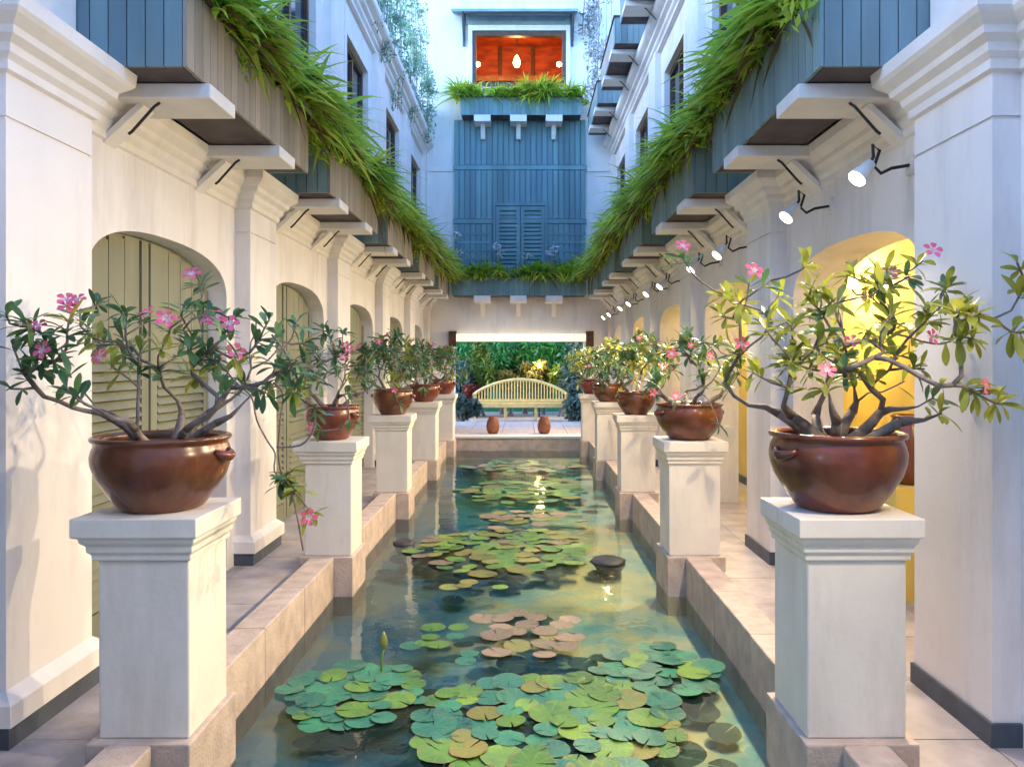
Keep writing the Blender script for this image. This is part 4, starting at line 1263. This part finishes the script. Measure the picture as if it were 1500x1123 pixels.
B = [(-1.75, 22.2, 1.0, 0.5, 0.9, 'bush_grey', 'dusky shrub at the left end of the bench'),
     (-1.15, 22.6, 1.2, 0.45, 0.8, 'bush_lime', 'lime green shrub behind the left end of the bench'),
     (-1.25, 21.9, 0.55, 0.25, 0.35, 'bush_red', 'small red-leaved shrub beside the left bench arm'),
     (-0.5, 23.4, 1.5, 0.6, 0.8, 'bush_green', 'deep green shrub left of the garden centre'),
     (0.15, 23.6, 1.75, 0.5, 0.7, 'bush_green', 'tall green shrub at the garden centre'),
     (0.75, 23.3, 1.7, 0.55, 0.8, 'bush_green', 'tall green shrub right of the garden centre'),
     (0.45, 22.6, 1.15, 0.35, 0.35, 'bush_amber', 'amber-leaved shrub above the bench back'),
     (-0.25, 22.5, 1.1, 0.4, 0.25, 'bush_amber', 'low bronze shrub above the bench centre'),
     (1.2, 22.4, 1.1, 0.45, 0.5, 'bush_lime', 'yellow-green shrub behind the right bench arm'),
     (1.75, 22.0, 1.4, 0.5, 1.0, 'bush_grey', 'dusky tall shrub at the right end of the bench'),
     (-1.55, 23.7, 1.9, 0.5, 0.7, 'bush_green', 'tall green shrub in the left back corner of the garden'),
     (1.55, 23.7, 1.9, 0.5, 0.7, 'bush_green', 'tall green shrub in the right back corner of the garden'),
     (1.55, 20.4, 0.55, 0.4, 0.5, 'bush_grey', 'low grey-green shrub before the right bench arm'),
     (-1.55, 20.2, 0.5, 0.3, 0.45, 'bush_grey', 'low grey-green shrub before the left bench arm')]
for k, (x, y, zc, rx, rz, m, lab) in enumerate(B):
    bush(x, y, zc, rx * 1.25, rz * 1.15, 2200, m, lab, 300 + k, 0.10)
gw = MB(); gw.box(-4, 4, 24.6, 24.8, -0.2, 3.6)
props(build('garden_wall', gw, 'garden_wall', None, base=(0, 24.7, 0)), 'green garden wall behind the shrubs beyond the passage', 'wall')
# post lamp among the shrubs
gl_ = W(790, 535, 22.2)
o = empty('garden_lamp', (gl_.x, gl_.y, COPZ - 0.05)); props(o, 'amber post lamp glowing among the shrubs above the bench back', 'lamp')
q = MB(); q.tube([(gl_.x, gl_.y, COPZ - 0.06), (gl_.x, gl_.y, gl_.z - 0.12)], 0.025, 8); build('post', q, 'dark_iron', o)
q = MB(); q.lathe([(0.02, -0.07), (0.045, -0.05), (0.055, 0), (0.045, 0.05), (0.001, 0.07)], tuple(gl_), 14); build('globe', q, 'warm_bulb', o, True)
ld = bpy.data.lights.new('garden_light', 'POINT'); ld.energy = 7; ld.color = (1.0, 0.80, 0.38); ld.shadow_soft_size = 0.12
lo = bpy.data.objects.new('garden_light', ld); COL.objects.link(lo); lo.parent = o; lo.location = (0, -0.2, gl_.z - COPZ + 0.2)

# ------------------------------------------------------------------ water lilies
def pad_mesh(name, seed):
    rs = random.Random(seed); m = MB(); n = 18
    ring = [(0, 0, 0.004)]
    for k in range(n + 1):
        a = 0.07 + (2 * math.pi - 0.14) * k / n
        r = 1 + rs.uniform(-0.03, 0.03)
        ring.append((0.55 * r * math.cos(a), 0.55 * r * math.sin(a), 0.01 + 0.01 * math.sin(3 * a + seed)))
    for k in range(n + 1):
        a = 0.07 + (2 * math.pi - 0.14) * k / n
        r = 1 + 0.02 * math.sin(5 * a + seed) + rs.uniform(-0.015, 0.015)
        ring.append((r * math.cos(a), r * math.sin(a), 0.035 * abs(math.sin(2.5 * a + seed)) + 0.01))
    fs = []
    for k in range(n):
        fs.append((0, 1 + k, 2 + k)); fs.append((1 + k, n + 2 + k, n + 3 + k, 2 + k))
    m.add(ring, fs)
    return m.mesh(name, True)
PADM = ('pad_green', 'pad_teal', 'pad_brown', 'pad_ochre')
SUNK = ('pad_sunken',)
PADS = {m: [pad_mesh('lily_%s_%d' % (m, k), k) for k in range(3)] for m in PADM + SUNK}

def lily(label, x0, x1, y0, y1, n, r0, r1, mats, seed, lift=0.0):
    """pads spread over an ellipse on the water between two pixel-measured extents"""
    rs = random.Random(seed)
    def wp(px, py):
        Y = (EYE[2] - WATERZ) * F / (py - 530); return Vector(((px - 766) * Y / F + EYE[0], Y))
    A, Bq = wp((x0 + x1) / 2, y1), wp((x0 + x1) / 2, y0)
    cy = (A.y + Bq.y) / 2; ry = (Bq.y - A.y) / 2
    xa, xb = ((x0 - 766) * cy / F + 0.1), ((x1 - 766) * cy / F + 0.1)
    cx, rx = (xa + xb) / 2, (xb - xa) / 2
    root = empty('water_lily', (cx, cy, WATERZ)); props(root, label, 'water lily', 'water lilies in the pond')
    placed = []; n = int(n * 1.15); lift *= 0.22
    tries = 0
    while len(placed) < n and tries < n * 60:
        tries += 1
        a = rs.uniform(0, 2 * math.pi); u = math.sqrt(rs.random())
        x, y = cx + rx * u * math.cos(a), cy + ry * u * math.sin(a)
        if abs(x) > 1.2: continue
        r = rs.uniform(r0, r1) * 0.82
        if any((x - p[0]) ** 2 + (y - p[1]) ** 2 < (0.60 * (r + p[2])) ** 2 for p in placed): continue
        placed.append((x, y, r))
        m = rs.choices([q for q, _ in mats], [w for _, w in mats])[0]
        z = WATERZ + 0.003 + 0.0018 * (len(placed) % 7) + (rs.uniform(0, lift) if lift else 0)
        tilt = 0.02 if not lift else 0.07
        put('leaf', rs.choice(PADS[m]), m, root, (x, y, z), (rs.uniform(-tilt, tilt), rs.uniform(-tilt, tilt), rs.uniform(0, 6.28)), (r, r, r))
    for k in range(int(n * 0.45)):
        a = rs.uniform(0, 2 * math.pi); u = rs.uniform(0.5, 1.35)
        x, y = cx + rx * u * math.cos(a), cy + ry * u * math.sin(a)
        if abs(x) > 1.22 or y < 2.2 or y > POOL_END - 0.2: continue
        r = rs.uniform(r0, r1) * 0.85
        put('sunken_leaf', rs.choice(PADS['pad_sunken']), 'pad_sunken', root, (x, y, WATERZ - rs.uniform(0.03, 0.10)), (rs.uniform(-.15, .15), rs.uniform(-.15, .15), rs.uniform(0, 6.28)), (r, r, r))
    return root, placed

G, Tl, Br, Oc = PADM
lily('broad green lily pad raft nearest the camera', 612, 1000, 992, 1140, 62, 0.075, 0.145, [(G, 5), (Tl, 4), (Oc, 1)], 1, 0.03)
lily('teal lily pads near the left pond edge, beside a green bud', 418, 622, 975, 1064, 32, 0.07, 0.13, [(Tl, 5), (G, 1)], 2, 0.03)
lily('blue-green raised lily pads near the right pond edge', 880, 1060, 948, 1026, 22, 0.07, 0.15, [(Tl, 6), (G, 1)], 3, 0.06)
lily('brownish pink lily pads around dark water in mid pond', 690, 850, 892, 968, 16, 0.08, 0.14, [(Br, 5), (Oc, 1)], 4, 0.02)
lily('teal lily pads left of the pond centre, floating low', 600, 700, 915, 985, 8, 0.07, 0.12, [(Tl, 4), (G, 2)], 9)
lily('yellow-green lily pad raft between the second pedestals', 605, 866, 774, 842, 70, 0.08, 0.16, [(G, 5), (Oc, 2), (Br, 1)], 5, 0.03)
lily('few brown-edged lily pads below the second raft', 640, 735, 848, 868, 4, 0.08, 0.13, [(Oc, 2), (Br, 1), (G, 1)], 10)
lily('ochre lily pads in the far middle of the pond', 700, 845, 748, 769, 16, 0.09, 0.16, [(Br, 3), (Oc, 3)], 6, 0.03)
lily('green lily pad raft in the far pond', 672, 860, 705, 738, 46, 0.09, 0.17, [(G, 5), (Oc, 1), (Tl, 1)], 7, 0.04)
lily('farthest lily pads close to the terrace step', 680, 850, 675, 692, 34, 0.1, 0.17, [(Oc, 2), (G, 2), (Br, 1)], 8, 0.04)
# bud
bp = W(562, 985, (EYE[2] - WATERZ) * F / (985 - 530))
o = empty('lily_bud', (bp.x, bp.y, WATERZ)); props(o, 'pale green lily bud standing on its stalk above the pads', 'flower bud')
q = MB(); q.tube([(bp.x - 0.01, bp.y, WATERZ - 0.1), (bp.x - 0.015, bp.y, WATERZ + 0.07), (bp.x, bp.y, WATERZ + 0.14)], 0.007, 6); build('stalk', q, 'pad_green', o, True)
q = MB(); q.lathe([(0.004, 0), (0.02, 0.02), (0.024, 0.05), (0.014, 0.09), (0.001, 0.11)], (bp.x, bp.y, WATERZ + 0.135), 10); build('bud', q, 'pad_ochre', o, True)

def rock(label, px, py, sx, sy, sz, seed):
    c = W(px, py, (EYE[2] - WATERZ) * F / (py - 530)); rs = random.Random(seed)
    q = MB(); rings = []
    for z, k in ((-0.17 / sz, 0.3), (-0.04 / sz, 0.85), (0.0, 1.0), (0.4, 0.97), (0.8, 0.8), (1.0, 0.45)):
        rings.append([(c.x + sx * k * (1 + rs.uniform(-.14, .14)) * math.cos(a), c.y + sy * k * (1 + rs.uniform(-.14, .14)) * math.sin(a), WATERZ + sz * z * (1 + rs.uniform(-.1, .1))) for a in np.linspace(0, 2 * math.pi, 13)[:-1]])
    q.loft(rings)
    props(build('rock', q, 'rock', None, True, base=(c.x, c.y, WATERZ)), label, 'rock', 'rocks in the pond')
rock('dark flat rock rising from the water near the right edge', 892, 822, 0.16, 0.2, 0.03, 1)
rock('dark flat rock in the water by the left edge', 592, 795, 0.11, 0.14, 0.03, 2)
